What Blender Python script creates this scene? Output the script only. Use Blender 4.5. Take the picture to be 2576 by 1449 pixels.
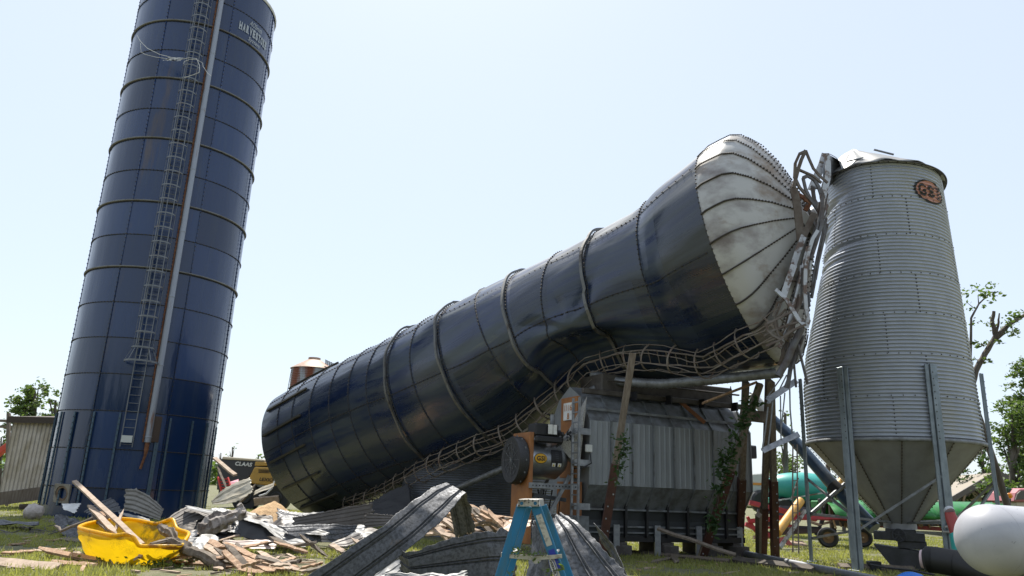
import bpy, bmesh, math, random
import numpy as np
from mathutils import Vector, Matrix, noise
random.seed(7); rng = np.random.default_rng(7)
S = bpy.context.scene
for o in list(bpy.data.objects): bpy.data.objects.remove(o)
# ---------------------------------------------------------------- camera
FPX = 1860.7; PITCH = .2666; ROLL = .0420; EYE = Vector((0, 0, 1.65))
cp, sp, cr, sr = math.cos(PITCH), math.sin(PITCH), math.cos(ROLL), math.sin(ROLL)
FW = Vector((0, cp, sp)); U0 = Vector((0, -sp, cp)); R0 = Vector((1, 0, 0))
CR = cr*R0 + sr*U0; CU = cr*U0 - sr*R0
cam = bpy.data.cameras.new('camera'); camo = bpy.data.objects.new('camera', cam); S.collection.objects.link(camo)
camo.matrix_world = Matrix(((CR.x, CU.x, -FW.x, EYE.x), (CR.y, CU.y, -FW.y, EYE.y), (CR.z, CU.z, -FW.z, EYE.z), (0, 0, 0, 1)))
cam.sensor_fit = 'HORIZONTAL'; cam.sensor_width = 36; cam.lens = 36*FPX/2576; cam.clip_end = 3000; cam.clip_start = .1
S.camera = camo
# ---------------------------------------------------------------- light
SUN_EL, SUN_AZ = math.radians(60), math.radians(-12)      # azimuth from +y toward +x
w = bpy.data.worlds.new('World'); S.world = w; w.use_nodes = True
wn = w.node_tree; bg = wn.nodes['Background']; sky = wn.nodes.new('ShaderNodeTexSky'); sky.sky_type = 'NISHITA'
sky.sun_disc = False; sky.sun_elevation = SUN_EL; sky.sun_rotation = SUN_AZ; sky.air_density = 1.0; sky.dust_density = 1.0; sky.ozone_density = 1.0
wmx = wn.nodes.new('ShaderNodeMix'); wmx.data_type = 'RGBA'; wmx.inputs['Factor'].default_value = .66; wmx.inputs['B'].default_value = (6.1, 6.8, 7.7, 1)   # thin bright high haze over the blue
wn.links.new(sky.outputs[0], wmx.inputs['A']); wn.links.new(wmx.outputs['Result'], bg.inputs[0]); bg.inputs[1].default_value = .10
sl = bpy.data.lights.new('sun', 'SUN'); sl.energy = 5.0; sl.angle = math.radians(.6); sl.color = (1, .95, .86)
so = bpy.data.objects.new('sun', sl); S.collection.objects.link(so)
sd = Vector((math.sin(SUN_AZ)*math.cos(SUN_EL), math.cos(SUN_AZ)*math.cos(SUN_EL), math.sin(SUN_EL)))
so.rotation_euler = sd.to_track_quat('Z', 'Y').to_euler(); so.location = (0, 0, 60)
S.view_settings.view_transform = 'Standard'; S.view_settings.look = 'None'; S.view_settings.exposure = .62; S.view_settings.gamma = 1
# ---------------------------------------------------------------- survey helpers (picture plan in 2576-wide units -> a real point at a real distance)
def ray(x, y): return FW + CR*((x-1288)/FPX) - CU*((y-724.5)/FPX)
def P(x, y, Y):
    r = ray(x, y); return EYE + r*(Y/r.y)
def PD(x, y, d): return EYE + ray(x, y)*d
def G(x, y, z=0.):
    r = ray(x, y); return EYE + r*((z-EYE.z)/r.z)
def Zm(x0, y0, s):                                     # zoomed crop -> plan units
    return lambda x, y: ((x0+x/s)/1.5901, (y0+y/s)/1.5901)
# ---------------------------------------------------------------- objects
def tag(o, label=None, cat=None, group=None, kind=None):
    if label: o['label'] = label
    if cat: o['category'] = cat
    if group: o['group'] = group
    if kind: o['kind'] = kind
    return o
def thing(name, label, cat, loc, group=None):
    o = bpy.data.objects.new(name, None); S.collection.objects.link(o); o.location = Vector(loc); o.empty_display_size = .2
    return tag(o, label, cat, group)
def wloc(o):
    v = Vector((0, 0, 0))
    while o is not None: v += o.location; o = o.parent
    return v
class MB:
    def __init__(s): s.v = []; s.f = []; s.m = []; s.uv = []; s.hasuv = False
    def add(s, vs, fs, m=0, uvs=None):
        b = len(s.v); s.v += [tuple(v) for v in vs]
        for i, f in enumerate(fs):
            s.f.append([b+k for k in f]); s.m.append(m)
            s.uv.append([uvs[k] for k in f] if uvs else None)
        if uvs: s.hasuv = True
        return s
    def box(s, c, size, M=None, m=0):
        x, y, z = size[0]/2, size[1]/2, size[2]/2; M = M or Matrix.Identity(3); c = Vector(c)
        vs = [c + M @ Vector(p) for p in ((-x,-y,-z),(x,-y,-z),(x,y,-z),(-x,y,-z),(-x,-y,z),(x,-y,z),(x,y,z),(-x,y,z))]
        return s.add(vs, [(0,3,2,1),(4,5,6,7),(0,1,5,4),(1,2,6,5),(2,3,7,6),(3,0,4,7)], m)
    def beam(s, a, b, w_, h, up=(0, 0, 1), m=0, tw=1., uvl=True):
        a, b = Vector(a), Vector(b); d = b-a; L = d.length; d.normalize(); up = Vector(up)
        if abs(d.dot(up)) > .98: up = Vector((0, 1, 0))
        r = d.cross(up).normalized(); u = r.cross(d)
        vs = []; uvs = []
        for q, p, k in ((0, a, 1.), (1, b, tw)):
            for sx, sy in ((-1,-1),(1,-1),(1,1),(-1,1)):
                vs.append(p + r*(sx*w_/2*k) + u*(sy*h/2*k)); uvs.append(((sx*w_+sy*h)*.5, q*L))
        return s.add(vs, [(0,1,2,3),(7,6,5,4),(0,4,5,1),(1,5,6,2),(2,6,7,3),(3,7,4,0)], m, uvs)
    def path(s, pts, w_, h, up=(0, 0, 1), m=0):
        for a, b in zip(pts, pts[1:]): s.beam(a, b, w_, h, up, m)
        return s
    def tube(s, pts, r, n=8, m=0, caps=True, closed=False):
        pts = [Vector(p) for p in pts]; N = len(pts); rs = r if isinstance(r, (list, tuple)) else [r]*N
        if closed: idx = list(range(N))
        up = None; rings = []; vs = []; uvs = []; L = 0
        for i, p in enumerate(pts):
            if closed: t = pts[(i+1) % N]-pts[i-1]
            else: t = pts[min(i+1, N-1)]-pts[max(i-1, 0)]
            t.normalize()
            if up is None: up = Vector((0,0,1)) if abs(t.z) < .9 else Vector((0,1,0))
            rr = t.cross(up).normalized(); up = rr.cross(t).normalized()
            if i: L += (p-pts[i-1]).length
            for k in range(n):
                a = 2*math.pi*k/n; vs.append(p + (rr*math.cos(a)+up*math.sin(a))*rs[i]); uvs.append((a*rs[i], L))
        fs = []
        for i in range(N if closed else N-1):
            j = (i+1) % N
            for k in range(n):
                k2 = (k+1) % n; fs.append((i*n+k, i*n+k2, j*n+k2, j*n+k))
        s.add(vs, fs, m, uvs)
        if caps and not closed:
            s.add(vs[:n], [tuple(range(n-1, -1, -1))], m); s.add(vs[-n:], [tuple(range(n))], m)
        return s
    def lathe(s, c, prof, n=32, m=0, a0=0., a1=2*math.pi, M=None, caps=False):
        c = Vector(c); vs = []; uvs = []; full = abs(a1-a0-2*math.pi) < 1e-6; nn = n if full else n+1
        for r, z in prof:
            for k in range(nn):
                a = a0+(a1-a0)*k/n; p = Vector((r*math.cos(a), r*math.sin(a), z)); p = M @ p if M else p
                vs.append(c+p); uvs.append((a*max(r, .3), z))
        fs = []
        for i in range(len(prof)-1):
            for k in range(n):
                k2 = (k+1) % nn; fs.append((i*nn+k, i*nn+k2, (i+1)*nn+k2, (i+1)*nn+k))
        s.add(vs, fs, m, uvs)
        if caps:
            s.add(vs[:nn], [tuple(range(nn-1, -1, -1))], m); s.add(vs[-nn:], [tuple(range(nn))], m)
        return s
    def grid(s, fn, nu, nv, m=0, uvf=None, closeu=False):
        nn = nu if closeu else nu+1; vs = []; uvs = []
        for j in range(nv+1):
            for i in range(nn):
                vs.append(fn(i/nu, j/nv)); uvs.append(uvf(i/nu, j/nv) if uvf else (i/nu, j/nv))
        fs = [(j*nn+i, j*nn+(i+1) % nn, (j+1)*nn+(i+1) % nn, (j+1)*nn+i) for j in range(nv) for i in range(nu)]
        return s.add(vs, fs, m, uvs)
    def build(s, name, mats, parent=None, smooth=False, bevel=0, solid=0, auto=None, label=None):
        if not isinstance(mats, (list, tuple)): mats = [mats]
        off = wloc(parent) if parent else Vector((0, 0, 0))
        me = bpy.data.meshes.new(name)
        if parent is None and s.v:                       # a thing that is one mesh: origin at its base
            A = np.array(s.v); off = Vector(((A[:,0].min()+A[:,0].max())/2, (A[:,1].min()+A[:,1].max())/2, A[:,2].min()))
        me.from_pydata([tuple(Vector(v)-off) for v in s.v], [], s.f)
        for mt in mats: me.materials.append(mt)
        me.polygons.foreach_set('material_index', s.m)
        if s.hasuv:
            ul = me.uv_layers.new(name='uv'); dat = []
            for u, f in zip(s.uv, s.f):
                for k in range(len(f)): dat += list(u[k]) if u else [0., 0.]
            ul.data.foreach_set('uv', dat)
        if smooth: me.polygons.foreach_set('use_smooth', [True]*len(me.polygons))
        me.update()
        o = bpy.data.objects.new(name, me); S.collection.objects.link(o)
        if parent: o.parent = parent
        else: o.location = off
        if auto:
            me.polygons.foreach_set('use_smooth', [True]*len(me.polygons))
            try: me.set_sharp_from_angle(angle=math.radians(auto))
            except Exception: pass
        if solid:
            md = o.modifiers.new('thickness', 'SOLIDIFY'); md.thickness = solid; md.offset = 0
        if bevel:
            md = o.modifiers.new('bevel', 'BEVEL'); md.width = bevel; md.segments = 1; md.limit_method = 'ANGLE'
        if label: o['label'] = label
        return o
def text_mesh(txt, bold=0.0, spacing=1.0):
    cu = bpy.data.curves.new('t', 'FONT'); cu.body = txt; cu.align_x = 'CENTER'; cu.align_y = 'CENTER'; cu.offset = bold; cu.space_character = spacing; cu.resolution_u = 3
    o = bpy.data.objects.new('t', cu); S.collection.objects.link(o)
    dg = bpy.context.evaluated_depsgraph_get(); me = bpy.data.meshes.new_from_object(o.evaluated_get(dg))
    bpy.data.objects.remove(o)
    v = [tuple(x.co) for x in me.vertices]; f = [tuple(p.vertices) for p in me.polygons]; bpy.data.meshes.remove(me)
    A = np.array(v); mn, mx = A.min(0), A.max(0)
    return [((x-(mn[0]+mx[0])/2)/(mx[0]-mn[0]), (y-(mn[1]+mx[1])/2)/(mx[1]-mn[1])) for x, y, z in v], f   # unit box, centred
def put_text(mb, txt, fn, w_, h, m=0, bold=0.0, cuts=0, spacing=1.0):     # fn(u,v) -> point; u,v in metres
    v, f = text_mesh(txt, bold, spacing)
    bm = bmesh.new(); vs = [bm.verts.new((a*w_, b*h, 0)) for a, b in v]
    for q in f:
        try: bm.faces.new([vs[i] for i in q])
        except ValueError: pass
    if cuts:
        for k in range(1, cuts):
            bmesh.ops.bisect_plane(bm, geom=bm.verts[:]+bm.edges[:]+bm.faces[:], plane_co=(0, -h/2+h*k/cuts, 0), plane_no=(0, 1, 0))
    bmesh.ops.triangulate(bm, faces=bm.faces[:])
    bm.verts.ensure_lookup_table(); bm.verts.index_update()
    mb.add([fn(q.co.x, q.co.y) for q in bm.verts], [[q.index for q in fc.verts] for fc in bm.faces], m); bm.free()
# ---------------------------------------------------------------- materials
MATS = {}
def mat(name, col, rough=.6, metal=0., col2=None, scale=3., stretch=(1, 1, 1), lo=.4, hi=.65, bump=0., bscale=20., coat=0., uv=False, col3=None, s3=12., lo3=.6, hi3=.7,
        rvar=0., spec=.5, bstretch=None, emis=0., detail=5.):
    if name in MATS: return MATS[name]
    m = bpy.data.materials.new(name); m.use_nodes = True; nt = m.node_tree; N, L = nt.nodes, nt.links; b = N['Principled BSDF']
    b.inputs['Roughness'].default_value = rough; b.inputs['Metallic'].default_value = metal; b.inputs['Base Color'].default_value = (*col, 1)
    b.inputs['Coat Weight'].default_value = coat; b.inputs['Specular IOR Level'].default_value = spec
    if emis: b.inputs['Emission Color'].default_value = (*col, 1); b.inputs['Emission Strength'].default_value = emis
    tc = N.new('ShaderNodeTexCoord'); src = tc.outputs['UV' if uv else 'Object']
    def ns(sc, st, det=detail, r=.6):
        mp = N.new('ShaderNodeMapping'); mp.inputs['Scale'].default_value = st; L.new(src, mp.inputs['Vector'])
        n = N.new('ShaderNodeTexNoise'); n.inputs['Scale'].default_value = sc; n.inputs['Detail'].default_value = det; n.inputs['Roughness'].default_value = r; L.new(mp.outputs[0], n.inputs['Vector'])
        return n.outputs[0]
    def ramp(f, a, c):
        r = N.new('ShaderNodeMapRange'); r.inputs[1].default_value = a; r.inputs[2].default_value = c; L.new(f, r.inputs[0]); return r.outputs[0]
    cur = None
    if col2:
        mx = N.new('ShaderNodeMix'); mx.data_type = 'RGBA'; mx.inputs['A'].default_value = (*col, 1); mx.inputs['B'].default_value = (*col2, 1)
        f = ramp(ns(scale, stretch), lo, hi); L.new(f, mx.inputs['Factor']); cur = mx.outputs['Result']
        if rvar:
            r = N.new('ShaderNodeMapRange'); r.inputs[3].default_value = rough; r.inputs[4].default_value = min(1, rough+rvar); L.new(f, r.inputs[0]); L.new(r.outputs[0], b.inputs['Roughness'])
    if col3:
        mx = N.new('ShaderNodeMix'); mx.data_type = 'RGBA'; mx.inputs['B'].default_value = (*col3, 1)
        if cur: L.new(cur, mx.inputs['A'])
        else: mx.inputs['A'].default_value = (*col, 1)
        L.new(ramp(ns(s3, stretch, 6, .7), lo3, hi3), mx.inputs['Factor']); cur = mx.outputs['Result']
    if cur: L.new(cur, b.inputs['Base Color'])
    if bump:
        bp = N.new('ShaderNodeBump'); bp.inputs['Strength'].default_value = 1; bp.inputs['Distance'].default_value = bump
        L.new(ns(bscale, bstretch or stretch, 3), bp.inputs['Height']); L.new(bp.outputs[0], b.inputs['Normal'])
    MATS[name] = m; return m
# silo enamel: uv = (metres round the wall, metres along it), so weather streaks run along the wall
BLUE = mat('silo_enamel', (.007, .024, .078), .18, 0, (.021, .038, .078), 1.6, (1.6, .16, 1), .5, .85, .018, 1.1, uv=True, rvar=.15, col3=(.055, .042, .04), s3=.55, lo3=.6, hi3=.72, bstretch=(1.3, .28, 1), coat=.15, spec=.5)
BLUE2 = mat('silo_enamel_worn', (.006, .015, .050), .19, 0, (.030, .042, .050), 1.5, (1.6, .16, 1), .38, .66, .035, .9, uv=True, rvar=.25, bstretch=(1.2, .25, 1), coat=.2, spec=.6,
            col3=(.075, .085, .055), s3=1.4, lo3=.62, hi3=.8)
def _sa():
    d = ray(570, 130); ox, oy = EYE.x+15.497, EYE.y-31.918; a = d.x**2+d.y**2; b = 2*(ox*d.x+oy*d.y); c = ox*ox+oy*oy-3.05**2; t = (-b-math.sqrt(b*b-4*a*c))/(2*a); p = EYE+d*t; return math.atan2(p.y-31.918, p.x+15.497)
SEAMOFF = (_sa() % (2*math.pi))*7/(2*math.pi)
def sheetvar(m, off, lo, hi):
    # every enamel sheet weathers a little differently: one random value per sheet of 2.74 x 1.435 m
    nt = m.node_tree; N, L = nt.nodes, nt.links; b = N['Principled BSDF']; tc = N.new('ShaderNodeTexCoord'); mp = N.new('ShaderNodeMapping'); mp.inputs['Scale'].default_value = (1/2.7377, 1/1.435, 1); mp.inputs['Location'].default_value = (off, 0, 0)
    L.new(tc.outputs['UV'], mp.inputs[0]); fl = N.new('ShaderNodeVectorMath'); fl.operation = 'FLOOR'; L.new(mp.outputs[0], fl.inputs[0]); wn_ = N.new('ShaderNodeTexWhiteNoise'); L.new(fl.outputs[0], wn_.inputs[0])
    mr = N.new('ShaderNodeMapRange'); mr.inputs[3].default_value = lo; mr.inputs[4].default_value = hi; L.new(wn_.outputs[0], mr.inputs[0]); mx = N.new('ShaderNodeVectorMath'); mx.operation = 'SCALE'
    src = b.inputs['Base Color'].links[0].from_socket; L.new(src, mx.inputs[0]); L.new(mr.outputs[0], mx.inputs['Scale']); L.new(mx.outputs[0], b.inputs['Base Color'])
    m2 = N.new('ShaderNodeMath'); m2.operation = 'ADD'; s2 = N.new('ShaderNodeMapRange'); s2.inputs[3].default_value = -.05; s2.inputs[4].default_value = .12; L.new(wn_.outputs[0], s2.inputs[0])
    L.new(b.inputs['Roughness'].links[0].from_socket, m2.inputs[0]); L.new(s2.outputs[0], m2.inputs[1]); L.new(m2.outputs[0], b.inputs['Roughness'])
sheetvar(BLUE, -(SEAMOFF), .72, 1.45); sheetvar(BLUE2, .5, .7, 1.4)
SEAM = mat('seam_sealant', (.018, .022, .032), .7)
BOLT = mat('bolt_steel', (.05, .042, .035), .7, .2)
BAND = mat('galvanised_band', (.15, .15, .145), .5, .5, (.075, .065, .055), 2., (1, 1, 1), .5, .7)
GALV = mat('galvanised_steel', (.33, .34, .36), .42, .75, (.22, .23, .25), 6, (1, 1, 1), .35, .7, .002, 30, rvar=.15)
GALVD = mat('dull_galvanised', (.24, .25, .26), .55, .55, (.13, .13, .13), 5, (1, 1, 1), .4, .7, .003, 25)
CAGE = mat('cage_steel', (.16, .17, .18), .5, .35, (.14, .11, .09), 3, (1, 1, 1), .55, .75)
CAGER = mat('rusted_cage_steel', (.17, .14, .115), .7, .1, (.33, .30, .26), 2.5, (1, 1, 1), .55, .75, col3=(.12, .055, .035), s3=4, lo3=.55, hi3=.7)
DOME = mat('white_enamel_roof', (.43, .425, .415), .42, 0, (.19, .165, .16), .75, (1, 1, 1.6), .46, .66, .001, 2., rvar=.2, coat=.1, col3=(.20, .14, .085), s3=.4, lo3=.54, hi3=.70, detail=8.)
RUST = mat('rust', (.12, .045, .02), .85, 0, (.22, .10, .05), 8, bump=.004)
WOODW = mat('weathered_timber', (.20, .165, .13), .85, 0, (.10, .075, .055), 3, (6, 6, .6), .35, .7, .004, 14)
WOODF = mat('fresh_splintered_wood', (.36, .22, .13), .8, 0, (.20, .11, .06), 2.4, (3, 3, 3), .35, .7, .006, 20, col3=(.50, .36, .24), s3=5, lo3=.5, hi3=.62)
WOODP = mat('pale_plank', (.42, .32, .24), .8, 0, (.25, .18, .125), 3, (2, 2, 2), .4, .7, .004, 22)
BROWN = mat('brown_painted_steel', (.075, .028, .02), .55, .1, (.05, .02, .015), 4)
SHEET = mat('spangled_roof_sheet', (.105, .108, .118), .5, .4, (.06, .062, .066), 22, (1, 1, 1), .42, .62, .002, 60, rvar=.2, col3=(.17, .12, .08), s3=2.2, lo3=.62, hi3=.75)
SHEETL = mat('bright_roof_sheet', (.25, .25, .25), .5, .3, (.13, .125, .115), 3.5, (1, 1, 1), .45, .7, .004, 12, rvar=.2)
SHEETT = mat('tan_roof_sheet', (.44, .40, .32), .55, .1, (.27, .23, .16), 3, (1, 1, 1), .4, .7, .003, 14)
SHEETB = mat('brown_roof_sheet', (.10, .088, .08), .55, .2, (.15, .135, .125), 2.5, (1, 1, 1), .45, .7, .003, 20)
DARK = mat('black_paint', (.012, .012, .014), .5)
DKGREY = mat('dark_grey_paint', (.045, .047, .055), .5)
ORANGE = mat('orange_panel', (.33, .135, .04), .55, 0, (.25, .10, .035), 3)
WHITE = mat('white_paint', (.72, .72, .70), .5, 0, (.55, .54, .51), 4)
YELLOWL = mat('yellow_emblem', (.62, .33, .01), .5)
SALMON = mat('salmon_emblem', (.50, .25, .19), .5, .1)
LADBLUE = mat('blue_fibreglass', (.015, .17, .34), .45, 0, (.06, .14, .17), 5, (3, 3, .8), .45, .72, .0015, 60)
ALU = mat('scuffed_aluminium', (.55, .53, .50), .4, .6, (.30, .26, .21), 14, (1, 1, 1), .5, .65, .001, 60)
TUB = mat('yellow_plastic', (.86, .53, .005), .38, 0, (.80, .47, .008), 3, (1, 1, 1), .4, .7, .02, 2.5, col3=(.06, .045, .012), s3=1.3, lo3=.55, hi3=.62, coat=.1)
def translucent(m, col, f):
    nt = m.node_tree; t = nt.nodes.new('ShaderNodeBsdfTranslucent'); t.inputs[0].default_value = (*col, 1); x = nt.nodes.new('ShaderNodeMixShader'); x.inputs[0].default_value = f
    nt.links.new(nt.nodes['Principled BSDF'].outputs[0], x.inputs[1]); nt.links.new(t.outputs[0], x.inputs[2]); nt.links.new(x.outputs[0], nt.nodes['Material Output'].inputs[0])
translucent(TUB, (.95, .62, .01), .35)
BARK = mat('bark', (.075, .06, .045), .9, 0, (.14, .12, .10), 6, (1, 1, .3), bump=.01, bscale=12)
CONC = mat('concrete', (.30, .27, .22), .9, 0, (.18, .16, .13), 4, bump=.004)
TANK = mat('tank_white', (.42, .42, .45), .42, 0, (.34, .34, .37), 2, (1, 1, 1), .5, .8, col3=(.02, .02, .02), s3=22, lo3=.665, hi3=.69, coat=.1)
BLACKR = mat('black_rubber', (.015, .015, .016), .55)
TEAL = mat('teal_plastic', (.05, .34, .30), .4, 0, (.02, .30, .27), 2)
RED = mat('red_paint', (.42, .02, .025), .45, 0, (.25, .02, .02), 4)
GREEN = mat('green_paint', (.015, .20, .035), .4, 0, (.02, .13, .03), 3)
YEL = mat('yellow_paint', (.62, .33, .05), .5, 0, (.45, .25, .06), 3)
TAN = mat('tan_machine_panel', (.50, .29, .06), .5, 0, (.42, .25, .06), 3)
GRAIN = mat('spilled_grain', (.55, .37, .20), .9, 0, (.36, .22, .11), 22, bump=.02, bscale=30)
def leafmat(name, a, b, tr):
    m = mat(name, a, .6, 0, b, 1.2, (1, 1, 1), .35, .65); nt = m.node_tree; N, L = nt.nodes, nt.links
    t = N.new('ShaderNodeBsdfTranslucent'); t.inputs[0].default_value = (*tr, 1); mx = N.new('ShaderNodeMixShader'); mx.inputs[0].default_value = .38
    L.new(N['Principled BSDF'].outputs[0], mx.inputs[1]); L.new(t.outputs[0], mx.inputs[2]); L.new(mx.outputs[0], N['Material Output'].inputs[0]); return m
LEAF = leafmat('tree_leaf', (.045, .085, .02), (.09, .13, .035), (.16, .25, .04))
LEAFD = leafmat('dark_leaf', (.02, .05, .015), (.035, .075, .02), (.07, .13, .02))
GRASS = leafmat('grass_blade', (.17, .21, .045), (.31, .29, .11), (.46, .48, .10))
# ---------------------------------------------------------------- ground
def ground_mat():
    m = bpy.data.materials.new('grassy_ground'); m.use_nodes = True; nt = m.node_tree; N, L = nt.nodes, nt.links; b = N['Principled BSDF']; b.inputs['Roughness'].default_value = .95
    tc = N.new('ShaderNodeTexCoord')
    def n(sc, d=8): 
        k = N.new('ShaderNodeTexNoise'); k.inputs['Scale'].default_value = sc; k.inputs['Detail'].default_value = d; k.inputs['Roughness'].default_value = .65; L.new(tc.outputs['Object'], k.inputs['Vector']); return k.outputs[0]
    def mix(f, a, c, lo, hi):
        r = N.new('ShaderNodeMapRange'); r.inputs[1].default_value = lo; r.inputs[2].default_value = hi; L.new(f, r.inputs[0])
        x = N.new('ShaderNodeMix'); x.data_type = 'RGBA'; L.new(r.outputs[0], x.inputs['Factor'])
        for q, k in ((a, 'A'), (c, 'B')):
            if isinstance(q, tuple): x.inputs[k].default_value = (*q, 1)
            else: L.new(q, x.inputs[k])
        return x.outputs['Result']
    c = mix(n(9), (.105, .115, .05), (.18, .165, .095), .4, .65)
    c = mix(n(.55), c, (.24, .20, .15), .55, .66)
    c = mix(n(40, 3), c, (.07, .075, .03), .55, .75)
    L.new(c, b.inputs['Base Color'])
    bp = N.new('ShaderNodeBump'); bp.inputs['Distance'].default_value = .05; L.new(n(14, 6), bp.inputs['Height']); L.new(bp.outputs[0], b.inputs['Normal']); return m
g = MB()
def gz(x, y): 
    d = math.hypot(x, y-20)
    return 0 if d > 60 else .05*noise.noise(Vector((x*.5, y*.5, 0)))*max(0, 1-d/60)
xs = sorted(set([-1500, -600, -250, -120, -80, -60]+[i*.8-48 for i in range(121)]+[60, 80, 120, 250, 600, 1500])); ys = sorted(set([-200, -60, -20]+[i*.8 for i in range(86)]+[90, 130, 200, 400, 900, 2500]))
g.add([(x, y, gz(x, y)) for y in ys for x in xs], [(j*len(xs)+i, j*len(xs)+i+1, (j+1)*len(xs)+i+1, (j+1)*len(xs)+i) for j in range(len(ys)-1) for i in range(len(xs)-1)])
o = g.build('ground', ground_mat(), smooth=True); tag(o, kind='structure')
# grass blades: one object nobody could count
def grass(name, n, ymin, ymax, hmin, hmax, seed, label):
    r = np.random.default_rng(seed); y = ymin+(ymax-ymin)*r.random(n)**1.25; x = (r.random(n)*2-1)*(y*.74+1)
    keep = np.array([noise.noise(Vector((a*.55+3, b*.55, 1.3))) + .45*noise.noise(Vector((a*2.1, b*2.1, 4))) > -.22 for a, b in zip(x, y)])
    x, y = x[keep], y[keep]; n = len(x); z = np.array([gz(a, b) for a, b in zip(x, y)])
    h = hmin+(hmax-hmin)*r.random(n)**2; a = r.random(n)*6.283; wd = .006+.006*r.random(n)+y*.0004; lx, ly = r.normal(0, .4, n)*h, r.normal(0, .4, n)*h
    v = np.empty((n, 3, 3)); v[:, 0] = np.stack([x-np.cos(a)*wd, y-np.sin(a)*wd, z-.01], 1); v[:, 1] = np.stack([x+np.cos(a)*wd, y+np.sin(a)*wd, z-.01], 1); v[:, 2] = np.stack([x+lx, y+ly, z+h], 1)
    me = bpy.data.meshes.new(name); me.vertices.add(3*n); me.vertices.foreach_set('co', v.ravel()); me.loops.add(3*n); me.loops.foreach_set('vertex_index', np.arange(3*n, dtype=np.int32))
    me.polygons.add(n); me.polygons.foreach_set('loop_start', np.arange(0, 3*n, 3, dtype=np.int32)); me.update(calc_edges=True); me.materials.append(GRASS)
    o = bpy.data.objects.new(name, me); S.collection.objects.link(o); tag(o, label, 'grass', kind='stuff')
grass('grass', 300000, 9, 45, .03, .11, 3, 'rough green and straw coloured grass covering the yard')
grass('weeds', 9000, 11, 30, .09, .22, 5, 'taller weeds sprouting here and there from the yard grass')
# ---------------------------------------------------------------- standing silo
SC = Vector((-15.497, 31.918, 0)); SR = 3.05; SB = -.324; SH = 1.435
def hit(x, y, C=SC, r=SR):
    d = ray(x, y); ox, oy = EYE.x-C.x, EYE.y-C.y; a = d.x**2+d.y**2; b = 2*(ox*d.x+oy*d.y); c = ox*ox+oy*oy-r*r; q = b*b-4*a*c
    t = (-b-math.sqrt(max(q, 0)))/(2*a); p = EYE+d*t; return math.atan2(p.y-C.y, p.x-C.x), p.z
def cyl(a, z, r=SR, C=SC): return Vector((C.x+r*math.cos(a), C.y+r*math.sin(a), z))
sa = [hit(423, 43)[0], hit(570, 130)[0]]; SEAMA = [sa[1]+k*2*math.pi/7 for k in range(7)]
silo = thing('blue_silo', 'tall dark blue silo standing upright at the left with a caged ladder up its side', 'silo', (SC.x, SC.y, 0))
def bolts_ring(mb, pt, nrm, tan, s=.018, h=.02, m=2):       # one bolt head: a small block proud of the sheet
    t2 = nrm.cross(tan); a = [pt+tan*(sx*s)+t2*(sy*s) for sx, sy in ((-1,-1),(1,-1),(1,1),(-1,1))]; b = [p+nrm*h for p in a]
    mb.add(a+b, [(4,5,6,7),(0,1,5,4),(1,2,6,5),(2,3,7,6),(3,0,4,7)], m)
mb = MB(); NA = 140; TOPK = 17
def wall(u, v):
    a = u*2*math.pi; z = SB+v*TOPK*SH; r = SR+.012*noise.noise(Vector((a*3.1, z*.35, 2)))+.006*noise.noise(Vector((a*9, z*.6, 7)))
    return cyl(a, z, r)
mb.grid(wall, NA, 17*5, 0, lambda u, v: (u*2*math.pi*SR, v*TOPK*SH), True)
for k in range(1, 17):
    z = SB+k*SH
    mb.lathe((SC.x, SC.y, z), [(SR-.01, -.022), (SR+.018, -.018), (SR+.018, .012), (SR-.01, .016)], 96, 1)
    for q in range(126):
        a = q*2*math.pi/126; d = Vector((math.cos(a), math.sin(a), 0)); bolts_ring(mb, cyl(a, z, SR+.02), d, Vector((-d.y, d.x, 0)), .017, .022)
for a in SEAMA:
    d = Vector((math.cos(a), math.sin(a), 0)); t = Vector((-d.y, d.x, 0))
    mb.box(cyl(a, SB+8.5*SH, SR+.008), (.035, .03, 17*SH-.1), Matrix((t, d, (0, 0, 1))).transposed(), 0)
    for q in range(int(17*SH/.19)): bolts_ring(mb, cyl(a, SB+.1+q*.19, SR+.022), d, t, .017, .022)
mb.build('wall', [BLUE, SEAM, BOLT], silo, smooth=True)
for k in (7, 9, 11, 13, 15): MB().lathe((SC.x, SC.y, SB+k*SH+.05), [(SR+.02, -.035), (SR+.07, -.03), (SR+.08, 0), (SR+.07, .03), (SR+.02, .035)], 110).build('band', BAND, silo, smooth=True)
MB().lathe((SC.x, SC.y, SB+17*SH), [(SR+.03, -.1), (SR+.07, -.06), (SR+.06, .05), (SR-.3, .4), (SR*.6, 1.1), (SR*.2, 1.7), (.02, 1.85)], 48).build('roof', mat('roof_white', (.55, .55, .52), .5), silo, smooth=True)
# ladder, cage, chute
la0, lz0 = hit(323, 1125); la1, lz1 = hit(515, 2); la0 = la1 = (la0+la1)/2-.012
ld = Vector((math.cos(la0), math.sin(la0), 0)); lt = Vector((-ld.y, ld.x, 0)); lz0 = hit(323, 1125)[1]; LTOP = SB+17.3*SH
lad = MB()
for sx in (-.21, .21): lad.beam(cyl(la0, lz0, SR+.2)+lt*sx, cyl(la0, LTOP, SR+.2)+lt*sx, .035, .06, ld)
zz = lz0+.1
while zz < LTOP: lad.tube([cyl(la0, zz, SR+.2)-lt*.21, cyl(la0, zz, SR+.2)+lt*.21], .014, 5); zz += .31
for q in range(12):
    z = lz0+.3+q*1.9
    for sx in (-.21, .21): lad.beam(cyl(la0, z, SR-.01)+lt*sx, cyl(la0, z, SR+.2)+lt*sx, .03, .03)
lad.build('ladder', CAGE, silo)
cz0 = hit(345, 912)[1]
cage = MB(); 
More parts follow.
